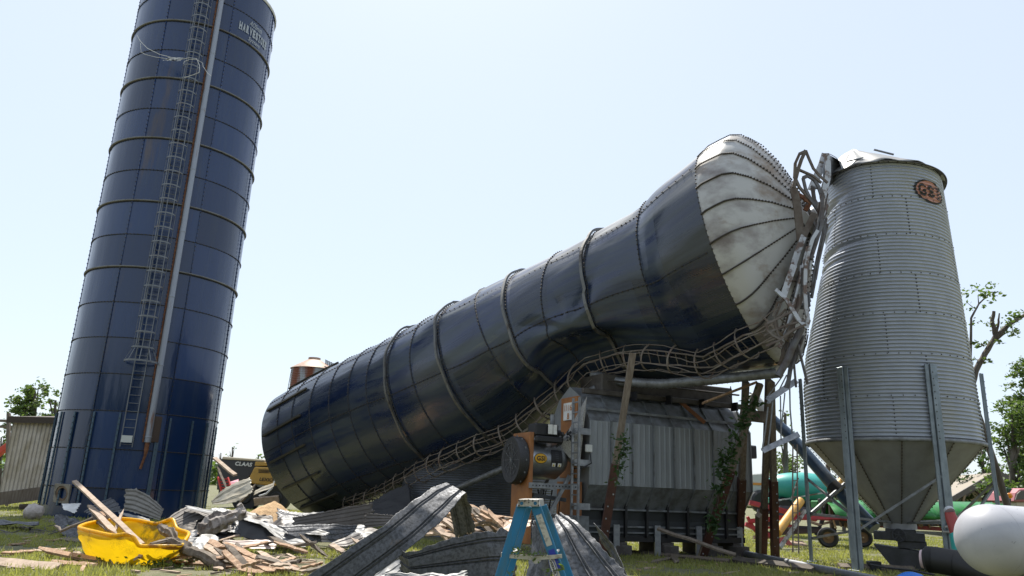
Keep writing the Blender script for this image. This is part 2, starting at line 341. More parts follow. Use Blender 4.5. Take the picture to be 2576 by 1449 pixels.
def hoop(z, r, k=14, th=.028):
    c = cyl(la0, z, SR+.22); return [c+lt*(r*math.cos(t))+ld*(r*1.05*math.sin(t)) for t in np.linspace(-.25, math.pi+.25, k)]
z = cz0; i = 0
while z < LTOP:
    r = .60 if i == 0 else (.42 if i == 1 else .36); pts = hoop(z, r)
    for a, b in zip(pts, pts[1:]): cage.beam(a, b, .055 if i else .07, .012, (a+b)/2-cyl(la0, z, SR+.2))
    z += .62 if i else .55; i += 1
for t in (.15, .85, 1.57, 2.29, 3.0):
    off = lt*(.36*math.cos(t))+ld*(.38*math.sin(t)); cage.beam(cyl(la0, cz0+.55, SR+.22)+off, cyl(la0, LTOP, SR+.22)+off, .03, .012, off)
    off2 = lt*(.60*math.cos(t))+ld*(.63*math.sin(t)); cage.beam(cyl(la0, cz0, SR+.22)+off2, cyl(la0, cz0+.55, SR+.22)+off, .03, .012, off)
cage.build('ladder_cage', CAGE, silo)
ca, _ = hit(462, 560); cb, cz = hit(366, 1113)
ch = MB(); ch.tube([cyl(ca, cz, SR+.16), cyl(ca, LTOP+.2, SR+.16)], .115, 12)
z = cz+.2
while z < LTOP: ch.lathe(cyl(ca, z, SR+.16), [(.118, -.03), (.135, 0), (.118, .03)], 10); z += 2.8
ch.build('conveyor_pipe', mat('pipe_galv', (.27, .29, .33), .45, .4, (.20, .12, .09), 2, (4, 1, .3), .6, .7), silo, smooth=True)
rk = MB(); d = Vector((math.cos(ca), math.sin(ca), 0)); t = Vector((-d.y, d.x, 0)); z = cz+.1
rk.beam(cyl(ca, cz, SR+.09)-t*.15, cyl(ca, LTOP, SR+.09)-t*.15, .05, .04, d)
while z < LTOP: rk.box(cyl(ca, z, SR+.1)-t*.15, (.10, .03, .03), Matrix((t, d, (0, 0, 1))).transposed()); z += .16
rk.build('rusty_bracket_strip', RUST, silo)
MB().tube([cyl(ca, cz, SR+.16), cyl(ca, cz-.25, SR+.17), cyl(ca, cz-.5, SR+.11)-t*-.0, cyl(ca, cz-1.0, SR+.1)+t*-.09], [.085, .085, .05, .05], 10).build('lower_spout', RUST, silo, smooth=True)
pa, pz = hit(321, 1105); d2 = Vector((math.cos(pa), math.sin(pa), 0)); MB().box(cyl(pa, pz, SR+.27), (.38, .02, .26), Matrix((Vector((-d2.y, d2.x, 0)), d2, (0, 0, 1))).transposed()).build('sign_plate', mat('plate_white', (.5, .52, .5), .5), silo)
for x, y in ((145, 1042), (159, 1039), (192, 1039), (240, 1039), (304, 1042), (402, 1056), (428, 1055), (483, 1062), (520, 1067), (541, 1078)):
    a, z = hit(x, y); d = Vector((math.cos(a), math.sin(a), 0)); t = Vector((-d.y, d.x, 0)); wd = .14 if x == 402 else .07; sb = MB()
    sb.box(cyl(a, (z+.25)/2+.1, SR+.055), (wd, .06, z-.35), Matrix((t, d, (0, 0, 1))).transposed())
    for q in range(int(z/.22)-1): bolts_ring(sb, cyl(a, .4+q*.22, SR+.085), d, t, .014, .02, 1)
    sb.build('stiffener', [mat('stiffener_blue', (.06, .10, .14), .5, .3), BOLT], silo)
a, z = hit(388, 1080); d = Vector((math.cos(a), math.sin(a), 0)); MB().box(cyl(a, z, SR+.05), (.42, .1, 1.0), Matrix((Vector((-d.y, d.x, 0)), d, (0, 0, 1))).transposed()).build('hatch', mat('hatch_brown', (.05, .03, .02), .6), silo, bevel=.02)
# lettering wrapped on the wall
a1, z1 = hit(632, 88); zc = z1; lt_ = MB(); LM = mat('silo_lettering', (.36, .39, .42), .6)
ha0, hz0_ = hit(600, 62); ha1, hz1_ = hit(668, 118)
def sf(u, v): return cyl(a1+u/SR, zc+v, SR+.032)
hw_ = (ha1-ha0)*SR/10
hzc = (hz0_+hz1_)/2; hac = (ha0+ha1)/2
def sf(u, v): return cyl(hac+u/SR, hzc+v, SR+.034)
for i, chh in enumerate('HARVESTORE'):
    put_text(lt_, chh, lambda u, v, i=i: sf((i-4.5)*hw_+u, v), hw_*.80, .42, 0, .06)
    if chh in 'HRTE': lt_.add([sf((i-4.5)*hw_+dx*hw_, -.175+dz) for dx, dz in ((-.42, -.018), (.42, -.018), (.42, .018), (-.42, .018))], [(0, 1, 2, 3)])
put_text(lt_, 'AOSmith', lambda u, v: sf(u+v*.3, .42+v), hw_*4.2, .26, 0, .01)
put_text(lt_, 'System', lambda u, v: sf(u+v*.3, -.42+v), hw_*4., .28, 0, .01)
lt_.build('lettering', LM, silo)
# torn twine and wire caught on the ladder
def Q(x, y, Y=28.2): return P(x, y, Y)
z4 = Zm(500, 0, 2.898)
tw = thing('tangled_rope', 'pale frayed rope caught high on the ladder cage of the upright silo', 'rope', cyl(la0, hit(460, 150)[1], SR+.5))
def arc(pts, Y): return [Q(*z4(*p), Y) for p in pts]
MB().tube(arc([(140, 410), (180, 480), (260, 560), (400, 630), (520, 660), (640, 690), (740, 670), (830, 680), (865, 760), (860, 840), (780, 870), (690, 900)], 28.3), .012, 5).build('strand', WHITE, tw)
MB().tube(arc([(180, 500), (185, 600), (230, 630), (350, 660), (480, 680), (640, 690)], 28.3), .010, 5).build('strand', WHITE, tw)
MB().tube(arc([(680, 740), (690, 710), (750, 690), (830, 690), (900, 730), (905, 770), (960, 850), (1000, 880)], 28.2), .010, 5).build('strand', WHITE, tw)
fr = MB()
for i in range(26):
    a = random.uniform(500, 680); b = 690+random.uniform(-18, 18); fr.tube(arc([(a, b), (a-random.uniform(30, 80), b+random.uniform(-12, 14))], 28.25), .012, 3)
fr.build('frayed_end', WHITE, tw)
# ---------------------------------------------------------------- fallen silo
ST = [(0, 772, 1143, 34.0, 2.98), (1.5, 838, 1112, 32.7, 2.98), (3, 904, 1083, 31.38, 2.95), (5, 1004, 1043, 29.45, 2.90), (7, 1105, 1001, 27.58, 2.83), (9, 1236, 935, 25.94, 2.72), (10.2, 1332, 872, 25.4, 2.5), (11.4, 1423, 820, 24.8, 2.28),
      (13, 1575, 764, 23.44, 2.45), (14.5, 1722, 722, 22.08, 2.78), (15.4, 1806, 682, 21.2, 3.0), (16, 1882, 646, 20.56, 3.18)]
def cr_(vals, ks, k):
    i = 0
    while i < len(ks)-2 and k > ks[i+1]: i += 1
    k0, k1 = ks[i], ks[i+1]; t = (k-k0)/(k1-k0); p0 = vals[max(i-1, 0)]; p1, p2 = vals[i], vals[i+1]; p3 = vals[min(i+2, len(vals)-1)]
    m1 = (p2-p0)/(ks[i+1]-ks[max(i-1, 0)])*(k1-k0); m2 = (p3-p1)/(ks[min(i+2, len(ks)-1)]-ks[i])*(k1-k0)
    return p1*(2*t**3-3*t*t+1)+m1*(t**3-2*t*t+t)+p2*(-2*t**3+3*t*t)+m2*(t**3-t*t)
KS = [s[0] for s in ST]; CS = [PD(*s[1:4]) for s in ST]; AS = [s[4] for s in ST]
def frame(k):
    C = cr_(CS, KS, k); T = (cr_(CS, KS, min(k+.3, 16))-cr_(CS, KS, max(k-.3, 0))).normalized()
    if k > 13:
        Tend = (PD(2040, 589, 19.6)-PD(1882, 646, 20.56)).normalized(); T = T.lerp(Tend, min(1, (k-13)/3)**1.5*.85).normalized()
    V = (C-EYE).normalized(); U = V.cross(T).normalized()*-1
    if U.z < 0: U = -U
    W = T.cross(U).normalized()
    if W.dot(V) > 0: W = -W                     # W points to the viewer side
    a = cr_(AS, KS, k); b = math.sqrt(max(.1, 2*3.1**2-a*a))*float(np.interp(k, [0, 3, 7, 9, 11, 13, 14.5, 15.4, 16], [.64, .68, .63, .71, .76, .56, .60, .76, .84])); return C, T, U, W, a, b
def sstep(a, b, x): t = min(1, max(0, (x-a)/(b-a))); return t*t*(3-2*t)
TIPPH = None
def _tip():
    C, T, U, W, a, b = frame(12.45); best = (1e9, 2.)
    for ph in np.linspace(.8, 2.6, 90):
        q = C+U*(a*math.cos(ph))+W*(b*math.sin(ph))-EYE; z = q.dot(FW); e = (724.5-q.dot(CU)/z*FPX-822)**2; best = min(best, (e, float(ph)))
    return best[1]
TIPPH = _tip()
def fs(k, ph, off=0.):                          # ph 0 = top, +pi/2 = viewer side, pi = underside                          # ph 0 = top, +pi/2 = viewer side, pi = underside
    C, T, U, W, a, b = frame(k)
    ra = 1.
    # pinch where the wall folded: point at (k 11.9, ph ~1.95), creases radiating from it
    dk = (k-12.45); dp = (ph-TIPPH)
    while dp > math.pi: dp -= 2*math.pi
    while dp < -math.pi: dp += 2*math.pi
    q = math.hypot(dk*.75, dp*1.4)
    ed = .10+.10*abs(dk)
    dent = -.68*math.exp(-(dk*dk/2.6+(dp-.50)**2/.20))*sstep(-.02, ed+.06, dp-.12*abs(dk)*.6)+.20*math.exp(-(dk*dk/.5+dp*dp/.03))
    th = math.atan2(dp*1.4, dk*.75); fold = .13*math.exp(-q*q/1.7)*(abs(math.sin(3.5*th))-.5)*min(1, q*3)
    th2 = math.atan2((ph-1.75)*1.3, (k-10)*.8); q2 = math.hypot((ph-1.75)*1.3, (k-10)*.8); fold2 = .06*math.exp(-q2*q2/.5)*math.cos(4*th2)*min(1, q2*3)
    wv = .05*noise.noise(Vector((k*.5, ph*2.2, 3)))*(1.2 if k > 8 else .5)+.03*noise.noise(Vector((k*1.1, ph*4.5, 5)))*(1. if k > 6 else .3)+.055*abs(noise.noise(Vector((k*.8+ph*1.3, ph*2.6, 9))))*sstep(7, 10, k)*(1-sstep(14, 15.5, k))
    rr = 1+(dent+fold+fold2+wv*.8+off)/2.8
    # k > 15.2 corner rounding handled by the dome
    return C+U*(a*math.cos(ph)*rr)+W*(b*math.sin(ph)*rr)
def fn_(k, ph):
    e = .02; p = fs(k, ph); tk = (fs(k+e if k < 15.9 else k, ph)-fs(k-e, ph)).normalized(); tp = (fs(k, ph+e)-fs(k, ph-e)).normalized(); n = tp.cross(tk).normalized()
    if n.dot(p-frame(k)[0]) < 0: n = -n
    return p, n, tk, tp
fallen = thing('collapsed_silo', 'toppled dark blue silo, buckled across the yard, its domed roof against the grey bin', 'silo', (CS[0].x, CS[0].y, 0))
mb = MB(); NK, NP = 230, 190
mb.grid(lambda u, v: fs(v*16, u*2*math.pi), NP, NK, 0, lambda u, v: (u*2*math.pi*3.05, v*16*1.42), True)
for k in (1.0, 1.9, 3, 4, 5, 6, 7, 8, 9, 10, 11, 12, 13, 14.5):
    N_ = 110; vs = []
    for q in range(N_):
        ph = q*2*math.pi/N_; p, n, tk, tp = fn_(k, ph)
        vs += [p-tk*.022-n*.01, p-tk*.018+n*.02, p+tk*.018+n*.02, p+tk*.022-n*.01]; bolts_ring(mb, p+n*.012, n, tp, .017, .03)
    mb.add(vs, [(q*4+j, q*4+j+1, ((q+1) % N_)*4+j+1, ((q+1) % N_)*4+j) for q in range(N_) for j in range(3)], 1)
def kph(x, y, k):                                # angle on ring k that shows nearest to a plan point
    best = min(np.linspace(.05, 3.1, 90), key=lambda ph: abs((lambda pp: ((pp-EYE).dot(CR)/(pp-EYE).dot(FW)*FPX+1288-x)**2+(724.5-(pp-EYE).dot(CU)/(pp-EYE).dot(FW)*FPX-y)**2)(fs(k, ph)))); return float(best)
phs = [kph(990, 992, 7), kph(1129, 928, 9), kph(1292, 848, 11), kph(1500, 763, 13), kph(1650, 706, 14.5)]; PHL = sum(phs)/len(phs)
def phk(k): return float(np.interp(k, [0, 4, 7, 9, 11, 13, 14.5, 16], [phs[0], phs[0], *phs, phs[-1]]))
for j in range(7):
    base = 2*math.pi*j/7; k = .1; last = None
    while k < 15.9:
        ph = phk(k)+base; p, n, tk, tp = fn_(k, ph); bolts_ring(mb, p+n*.008, n, tk, .017, .03); 
        cur = (p-tp*.018+n*.012, p+tp*.018+n*.012)
        if last: mb.add([last[0], last[1], cur[1], cur[0]], [(0, 1, 2, 3)], 1)
        last = cur; k += .135
mb.build('wall', [BLUE2, SEAM, BOLT], fallen, smooth=True)
for k in (7, 9, 11, 13):
    N_ = 96; vs = []
    for q in range(N_):
        p, n, tk, tp = fn_(k-.06, q*2*math.pi/N_); g_ = .05+.02*math.sin(q*.7+k); c = p+n*(g_+.05)
        vs += [c-tk*.045-n*.05, c-tk*.045+n*.02, c+tk*.045+n*.02, c+tk*.045-n*.05]
    MB().add(vs, [(q*4+j, q*4+(j+1) % 4, ((q+1) % N_)*4+(j+1) % 4, ((q+1) % N_)*4+j) for q in range(N_) for j in range(4)]).build('band', BAND, fallen)
for i, (ka, kb, dy) in enumerate(((.25, 2.6, -.95), (.55, 3.2, -1.55), (.25, 2.5, -.1), (.2, 2.5, .33), (.2, 2.5, .75), (.15, 2.5, -.52), (.15, 2.6, 1.15))):
    sb = MB(); prev = None; ph = 1.55+dy
    for k in np.linspace(ka, kb, 7):
        p, n, tk, tp = fn_(float(k), ph)
        if prev: sb.beam(prev, p+n*.06, .09, .09, n, 0)
        prev = p+n*.06
    sb.build('stiffener', mat('worn_stiffener', (.06, .055, .04), .6, .2), fallen)
# extra sheet joints inside the stiffened zone
# domed roof
EC, ET, EU, EW, Ea, Eb = frame(16); AP = PD(2036, 552, 19.85)
HZ = (AP-EC).length; Tn = (AP-EC).normalized()
def dm(t, ph):                                   # t 0 edge .. 1 apex : short rounded shoulder then a cone
    ps = [(1., 1., 0, 0), (1.012, 1.01, .10, .05), (1.0, 1.0, .26, .11), (.985, .97, .42, .17), (.93, .90, .56, .25), (.80, .76, .70, .37), (.60, .54, .83, .58), (.36, .30, .92, .79), (.14, .12, .97, .92), (.001, .001, .98, .95)]
    x = t*(len(ps)-1); i = min(int(x), len(ps)-2); fr_ = x-i; wt = (.5+.5*math.cos(ph))**1.4; L_ = [ps[i][j]*(1-fr_)+ps[i+1][j]*fr_ for j in range(4)]; r = L_[0]*wt+L_[1]*(1-wt); h = (L_[2]*wt+L_[3]*(1-wt))*1.04
    seg = ph/(2*math.pi)*24; crease = .004*math.cos((seg % 1)*2*math.pi)*min(1, t*3)
    r = r*(1+crease*.5+.012*noise.noise(Vector((ph*1.2, t*2, 1)))); p0 = EC+EU*(Ea*math.cos(ph)*r)+EW*(Eb*math.sin(ph)*r)
    return p0+Tn*(HZ*h)
mb = MB(); mb.grid(lambda u, v: dm(v, u*2*math.pi), 144, 24, 0, lambda u, v: (u*20, v*4), True)
for j in range(24):
    ph = (j)*2*math.pi/24+.06; last = None
    for t in np.linspace(.0, .90, 52):
        t = float(t); p = dm(t, ph); n = (dm(min(t+.02, 1), ph)-dm(max(t-.02, 0), ph)).cross(dm(t, ph+.02)-dm(t, ph-.02)).normalized()
        if n.dot(p-(EC+Tn*HZ*.2)) < 0: n = -n
        tp = (dm(t, ph+.02)-dm(t, ph-.02)).normalized(); tt = (dm(min(t+.02, 1), ph)-dm(max(t-.02, 0), ph)).normalized()
        wd = .024*(1-t*.7); cur = (p-tp*wd+n*.012, p+tp*wd+n*.012)
        if last: mb.add([last[0], last[1], cur[1], cur[0]], [(0, 1, 2, 3)], 1)
        last = cur; bolts_ring(mb, p+n*.008, n, tt, .019, .035, 2)
for q in range(120): 
    ph = q*2*math.pi/120; p = dm(0., ph); n = (p-EC).normalized(); bolts_ring(mb, p, n, Tn, .016, .03, 2)
mb.build('domed_roof', [DOME, mat('rusty_seam', (.10, .07, .05), .7), BOLT], fallen, smooth=True)
c0 = EC+Tn*HZ*.98; Mq = Tn.to_track_quat('Z', 'Y').to_matrix(); MB().lathe(c0, [(.5, -.12), (.48, .08), (.26, .1), (.24, .28), (.02, .3)], 20, M=Mq).build('roof_cap', DOME, fallen, auto=40)
# cage ladder along the underside
CG0 = [(885, 1262, 30.6), (960, 1232, 29.6), (1080, 1175, 27.6), (1200, 1112, 25.8), (1300, 1062, 24.4), (1370, 1012, 23.6), (1430, 968, 23.0), (1500, 934, 22.3), (1600, 914, 21.4), (1700, 910, 20.6), (1790, 897, 19.9), (1870, 868, 19.1)]
def surf(x, y):
    best = (1e9, None)
    for k in np.linspace(.3, 15.9, 53):
        C, T, U, W, a, b = frame(float(k))
        for ph in np.linspace(.9, 2.9, 34):
            p = C+U*(a*math.cos(ph))+W*(b*math.sin(ph)); q = p-EYE; z = q.dot(FW); e = (q.dot(CR)/z*FPX+1288-x)**2+(724.5-q.dot(CU)/z*FPX-y)**2
            if e < best[0]: best = (e, (float(k), float(ph)))
    return best[1]
CG = []; cps = []; cns = []
for x, y, _ in CG0:
    k_, ph_ = surf(x, y); p, n, tk, tp = fn_(k_, ph_); cps.append(p+n*.16); cns.append(n); CG.append(0)
for x, y, Y in ((1935, 838, cps[-1].y-.5), (1992, 792, cps[-1].y-.9)): cps.append(P(x, y, Y)); cns.append(cns[-1]); CG.append(0)
cks = list(range(len(CG)))
def cpt(s): return cr_(cps, cks, s)
def cfr(s):
    T = (cpt(min(s+.2, len(CG)-1))-cpt(max(s-.2, 0))).normalized(); N1 = cr_(cns, cks, s)+Vector((-.05, -.55, 0)); N1 = (N1-T*N1.dot(T)).normalized(); return cpt(s), T, N1, T.cross(N1)
cl = MB(); s = 0; arcs = []; rail = [[], []]; vert = [[] for _ in range(5)]
ds = []; L = 0; tot = []
ss = np.linspace(0, len(CG)-1, 300); pl = [cpt(float(q)) for q in ss]; cum = [0]
for a, b in zip(pl, pl[1:]): cum.append(cum[-1]+(b-a).length)
def s_at(d): return float(np.interp(d, cum, ss))
NS = 64; jig = random.Random(4)
for i in range(NS+1):
    sq = s_at(cum[-1]*i/NS); c, T, N1, B = cfr(sq); mess = 1+.6*max(0, 1-abs(sq-6.3)/1.6); j = lambda: jig.uniform(-.035, .035)*mess
    sag = N1*(.05*math.sin(i*.9)*(mess-1))
    for r_, sx in ((0, -.2), (1, .2)): rail[r_].append(c+B*(sx+j())+sag)
    for q, t in enumerate((.1, .85, 1.57, 2.29, 3.04)): vert[q].append(c+B*(.40*math.cos(t)+j())+N1*(.46*math.sin(t)+j())+sag)
for r_ in rail: cl.path(r_, .04, .04)
cl_r = MB(); i = 0; d = .1
while d < cum[-1]:
    c, T, N1, B = cfr(s_at(d)); cl.tube([c-B*.2, c+B*.2], .016, 5); d += .31
cl.build('ladder', CAGER, fallen)
cg = MB()
for v_ in vert: cg.path(v_, .028, .02)
d = .2
while d < cum[-1]:
    sq = s_at(d); c, T, N1, B = cfr(sq); tilt = jig.uniform(-.25, .25)*(1+2*max(0, 1-abs(sq-6.5)/1.8)); r = .41*jig.uniform(.95, 1.05)
    pts = [c+B*(r*math.cos(t))+N1*(r*1.13*math.sin(t))+T*(tilt*math.sin(t)*.6) for t in np.linspace(-.2, math.pi+.2, 12)]
    cg.path(pts, .05, .016, N1); d += .85
cg.build('ladder_cage', CAGER, fallen)
MB().tube([P(1020, 1290, 28.4), P(1165, 1222, 26.2), P(1282, 1172, 24.6), P(1318, 1138, 24.2), P(1400, 1062, 23.2), P(1440, 1010, 22.7), P(1500, 975, 22.2)], .105, 10).build('conveyor_pipe', GALVD, fallen, smooth=True)
rb = MB(); rb.tube([P(1490, 942, 22.6), P(1560, 960, 22.0), P(1660, 966, 21.2), P(1790, 956, 20.2), P(1955, 938, 19.2)], .135, 16)
for t in np.linspace(.2, 4, 46):
    pp = [P(1490, 942, 22.6), P(1560, 960, 22.0), P(1660, 966, 21.2), P(1790, 956, 20.2), P(1955, 938, 19.2)]; i = min(int(t), 3); a = pp[i].lerp(pp[i+1], t-i); dd = (pp[i+1]-pp[i]).normalized()
    rb.lathe(a, [(.134, -.008), (.145, 0), (.134, .008)], 16, M=dd.to_track_quat('Z', 'Y').to_matrix())
rb.build('ribbed_duct', GALVD, fallen, smooth=True)
MB().tube([P(1952, 938, 19.2), P(1968, 920, 19.1), P(1982, 890, 19.0), P(1990, 870, 19.0)], [.10, .11, .10, .09], 14).build('duct_elbow', mat('elbow_white', (.42, .40, .36), .5, .1, (.25, .2, .15), 4), fallen, smooth=True)
# ---------------------------------------------------------------- hopper bin
BC = Vector((11.06, 21.465, 0)); BR = 2.271; RZ = 3.325; RH = 1.118; EZ = RZ+7*RH
bdir = Vector((-BC.x, -BC.y, 0)).normalized(); BA = math.atan2(bdir.y, bdir.x); LA = BA-math.pi/2     # BA faces the viewer, LA = left silhouette
if cyl(LA, 0, BR, BC).x > BC.x: LA = BA+math.pi/2
lft = Vector((math.cos(LA), math.sin(LA), 0)); tow = bdir
SGN = 1 if abs(((LA-BA+math.pi) % (2*math.pi))-math.pi-math.pi/2) < .1 else -1
def sstep(a, b, x): t = min(1, max(0, (x-a)/(b-a))); return t*t*(3-2*t)
def bfn(a, z, off=0., cor=True):
    rel = (a-LA+math.pi) % (2*math.pi)-math.pi                   # 0 at left silhouette
    t = float(np.interp(z-RZ, [0, 1.6, 2.6, 3.9, 5.5, 7.9], [0, .0, .12, .45, .80, 1.0])); side = max(0, math.cos(rel)); 
    u = (z-RZ)/RH*11; flat = 1-.85*math.exp(-((rel-.15*SGN*0)/.85)**2)*sstep(7.6, 8.6, z)*(1-sstep(10.3, 10.9, z)*.3)
    amp = .019*flat if cor else 0
    r = BR+off+amp*math.cos(u*2*math.pi)
    p = cyl(a, z, r, BC)
    p -= lft*(1.0*t*side)
    p += lft*(.038*(z-RZ)*max(0, -math.cos(rel)))
    front = abs(((a-BA+math.pi) % (2*math.pi))-math.pi); dirn = Vector((math.cos(a), math.sin(a), 0))
    for zc_, sl, dep, wd, reach in ((10.15, .30, .30, .10, 1.5), (8.75, .10, .22, .08, 1.8), (9.45, .55, .22, .20, 1.0), (8.42, .0, .12, .07, 1.3)):
        x = abs(rel); zz_ = zc_+sl*(x-.3); dp_ = dep*math.exp(-((z-zz_)/wd)**2)*max(0, 1-x/reach)
        p -= dirn*dp_
    return p
binn = thing('hopper_bin', 'tall grey corrugated grain bin on legs at the right, dented near its top', 'grain bin', (BC.x, BC.y, 0))
mb = MB(); NZ = 7*11*8
mb.grid(lambda u, v: bfn(u*2*math.pi, RZ+v*7*RH), 110, NZ, 0, lambda u, v: (u*14.27, v*7.8), True)
for k in range(8):
    for q in range(50):
        a = q*2*math.pi/50; z = RZ+k*RH+.02 if k else RZ+.05
        p = bfn(a, min(z, EZ-.05), .012, False); bolts_ring(mb, p, Vector((math.cos(a), math.sin(a), 0)), Vector((-math.sin(a), math.cos(a), 0)), .013, .02, 1)
for k in range(7):
    for j in range(5):
        a = BA+.05+.42*(k % 2)+j*2*math.pi/5
        for q in range(11): z = RZ+k*RH+(q+.5)*RH/11; bolts_ring(mb, bfn(a, z, .004), Vector((math.cos(a), math.sin(a), 0)), Vector((-math.sin(a), math.cos(a), 0)), .013, .02, 1)
WALLM = mat('corrugated_galv', (.36, .385, .435), .42, .45, (.31, .335, .38), 2.0, (1, 1, .5), .35, .7, .001, 30, rvar=.10, col3=(.36, .35, .31), s3=.8, lo3=.55, hi3=.8)
mb.build('wall', [WALLM, BOLT], binn, smooth=True)
hz0 = 1.05; hp = MB(); hp.lathe((BC.x, BC.y, 0), [(BR+.02, RZ+.06), (BR+.03, RZ), (BR-.03, RZ-.03), (.42, hz0+.15), (.42, hz0)], 96)
for j in range(11):
    a = BA+.1+j*2*math.pi/11; dirn = Vector((math.cos(a), math.sin(a), 0)); t_ = Vector((-dirn.y, dirn.x, 0)); A_ = cyl(a, RZ-.05, BR-.02, BC); B_ = cyl(a, hz0+.15, .43, BC); n = ((B_-A_).cross(t_)).normalized(); n = n if n.dot(dirn) > 0 else -n
    hp.beam(A_+n*.008, B_+n*.008, .028, .008, n, 1)
    for q in range(26): bolts_ring(hp, A_.lerp(B_, q/26)+n*.015, n, t_, .014, .018, 2)
hp.build('hopper_cone', [mat('cone_galv', (.30, .305, .325), .5, .2, (.25, .25, .26), 3, (1, 1, 1), .4, .7, .002, 20), mat('cone_seam', (.13, .11, .09), .7), BOLT], binn, auto=35)
MB().lathe((BC.x, BC.y, RZ), [(BR+.005, -.05), (BR+.05, -.04), (BR+.055, .05), (BR+.02, .06)], 96).build('rim_ring', GALVD, binn, smooth=True)
# roof, knocked askew
APX = Vector((BC.x, BC.y, EZ+1.25))+lft*.35+tow*.5
def rf(u, v):
    a = u*2*math.pi; e = bfn(a, EZ-.02, .10, False)+Vector((0, 0, -.03+.012*math.cos(14*a))); rel = (a-LA+math.pi) % (2*math.pi)-math.pi
    e += Vector((0, 0, .03*math.sin(a*3)+.15*max(0, math.cos(rel))**3)); p = e.lerp(APX, v); p += Vector((0, 0, .30*math.sin(v*math.pi)*max(0, math.cos(rel-.5*SGN)))) 
    return p+Vector((0, 0, .03*math.cos(14*a)*(1-v)+.03*noise.noise(Vector((a*1.5, v*3, 2)))))
MB().grid(rf, 112, 8, 0, None, True).build('roof', mat('roof_galv', (.30, .30, .295), .5, .3, (.24, .235, .225), 3), binn, solid=.02, auto=25)
for q, (u0, L_) in enumerate(((.02, .5), (.0, .35))):
    a = BA+(-.35 if q else .35); p0 = bfn(a, EZ, .12, False)+Vector((0, 0, .12)); MB().beam(p0, p0+Vector((.5*(1 if q else -1), .1, .18)), .06, .03).build('roof_rib', GALVD, binn)
MB().grid(lambda u, v: bfn(u*6.2832, EZ-.05, .02+.13*v, False)+Vector((0, 0, .02-.05*v)), 100, 1, 0, None, True).build('eave', mat('eave_dark', (.10, .095, .09), .7), binn, solid=.02)
# emblem
ea, ez = hit(2346, 475, BC, BR); em = MB()
zc0 = ez-.02; 
def ef(u, v, off=.012): return bfn(ea+u/BR, zc0+v, off)
ea = hit(2360, 470, BC, BR)[0]
ER = .35
def disc(r0, r1, m, off):
    nr, na = 14, 64; vs = []; 
    for i in range(nr+1):
        r = r0+(r1-r0)*i/nr
        for k in range(na): t = 2*math.pi*k/na; vs.append(ef(r*math.cos(t)*1.85, r*math.sin(t), off))
    em.add(vs, [(i*na+k, i*na+(k+1) % na, (i+1)*na+(k+1) % na, (i+1)*na+k) for i in range(nr) for k in range(na)], m)
disc(.01, ER, 0, .010); disc(ER*.90, ER*1.02, 1, .018)
for i, chh in enumerate('GSI'): put_text(em, chh, lambda u, v, i=i: ef((i-1)*.37+u, v, .036), .29 if chh != 'I' else .08, .38, 1, .03, 30)
for s in (-1, 1): em.grid(lambda u, v: ef(.37+(u-.5)*.24, s*.16+(v-.5)*.06, .037), 6, 4, 1)
em.build('emblem', [SALMON, DARK], binn)
# legs
TOPZ = hit(2142, 922, BC, BR)[1]
for i, da in enumerate((-1.53, -.47, .47, 1.5, 2.55, -2.55)):
    a = BA-da*SGN*-1 if False else BA+da
    dirn = Vector((math.cos(a), math.sin(a), 0)); t_ = Vector((-dirn.y, dirn.x, 0)); r0 = BR+.03; lg = MB(); M_ = Matrix((t_, dirn, (0, 0, 1))).transposed(); h = TOPZ
    c = cyl(a, h/2, r0+.06, BC); lg.box(c, (.085, .10, h), M_); 
    for s in (-1, 1): lg.box(cyl(a, h/2, r0+.035, BC)+t_*(s*.105), (.10, .05, h-.01), M_)
    lg.box(cyl(a, .02, r0+.05, BC), (.36, .26, .04), M_)
    for q in range(int(h/.17)-2): 
        if .17*q > 3: bolts_ring(lg, cyl(a, .3+q*.17, r0+.111, BC), dirn, t_, .014, .012, 1)
    lg.build('leg', [mat('leg_galv', (.27, .31, .34), .45, .55, (.19, .22, .24), 3), BOLT], binn, bevel=.006)
LR = BR+.09
def legp(da, z): return cyl(BA+da, z, LR, BC)
z6 = Zm(2900, 1400, 1.603)
LFS = -1 if cyl(BA-1.5, 0, BR, BC).x < BC.x else 1      # sign of "left"
for (d0, za, d1, zb) in ((1.53, 2.35, .47, 1.35), (1.53, 1.25, .47, 2.25), (1.53, .65, .47, 1.0), (.47, .95, -.47, 2.45), (-.47, .7, -1.5, 2.3), (1.53, 1.35, .47, 1.3), (-.47, 1.35, -1.5, 1.3), (1.53, 1.3, 2.55, 2.4), (-1.5, 2.4, -2.55, 1.2)):
    MB().beam(legp(d0*LFS, za), legp(d1*LFS, zb), .05, .06).build('brace', GALVD, binn)
for d0 in (.47, 1.53, 2.55, -.47, -1.5, -2.55): MB().beam(legp(d0*LFS, 1.32), cyl(BA+d0*LFS, 1.22, .3, BC), .05, .05).build('brace', GALVD, binn)
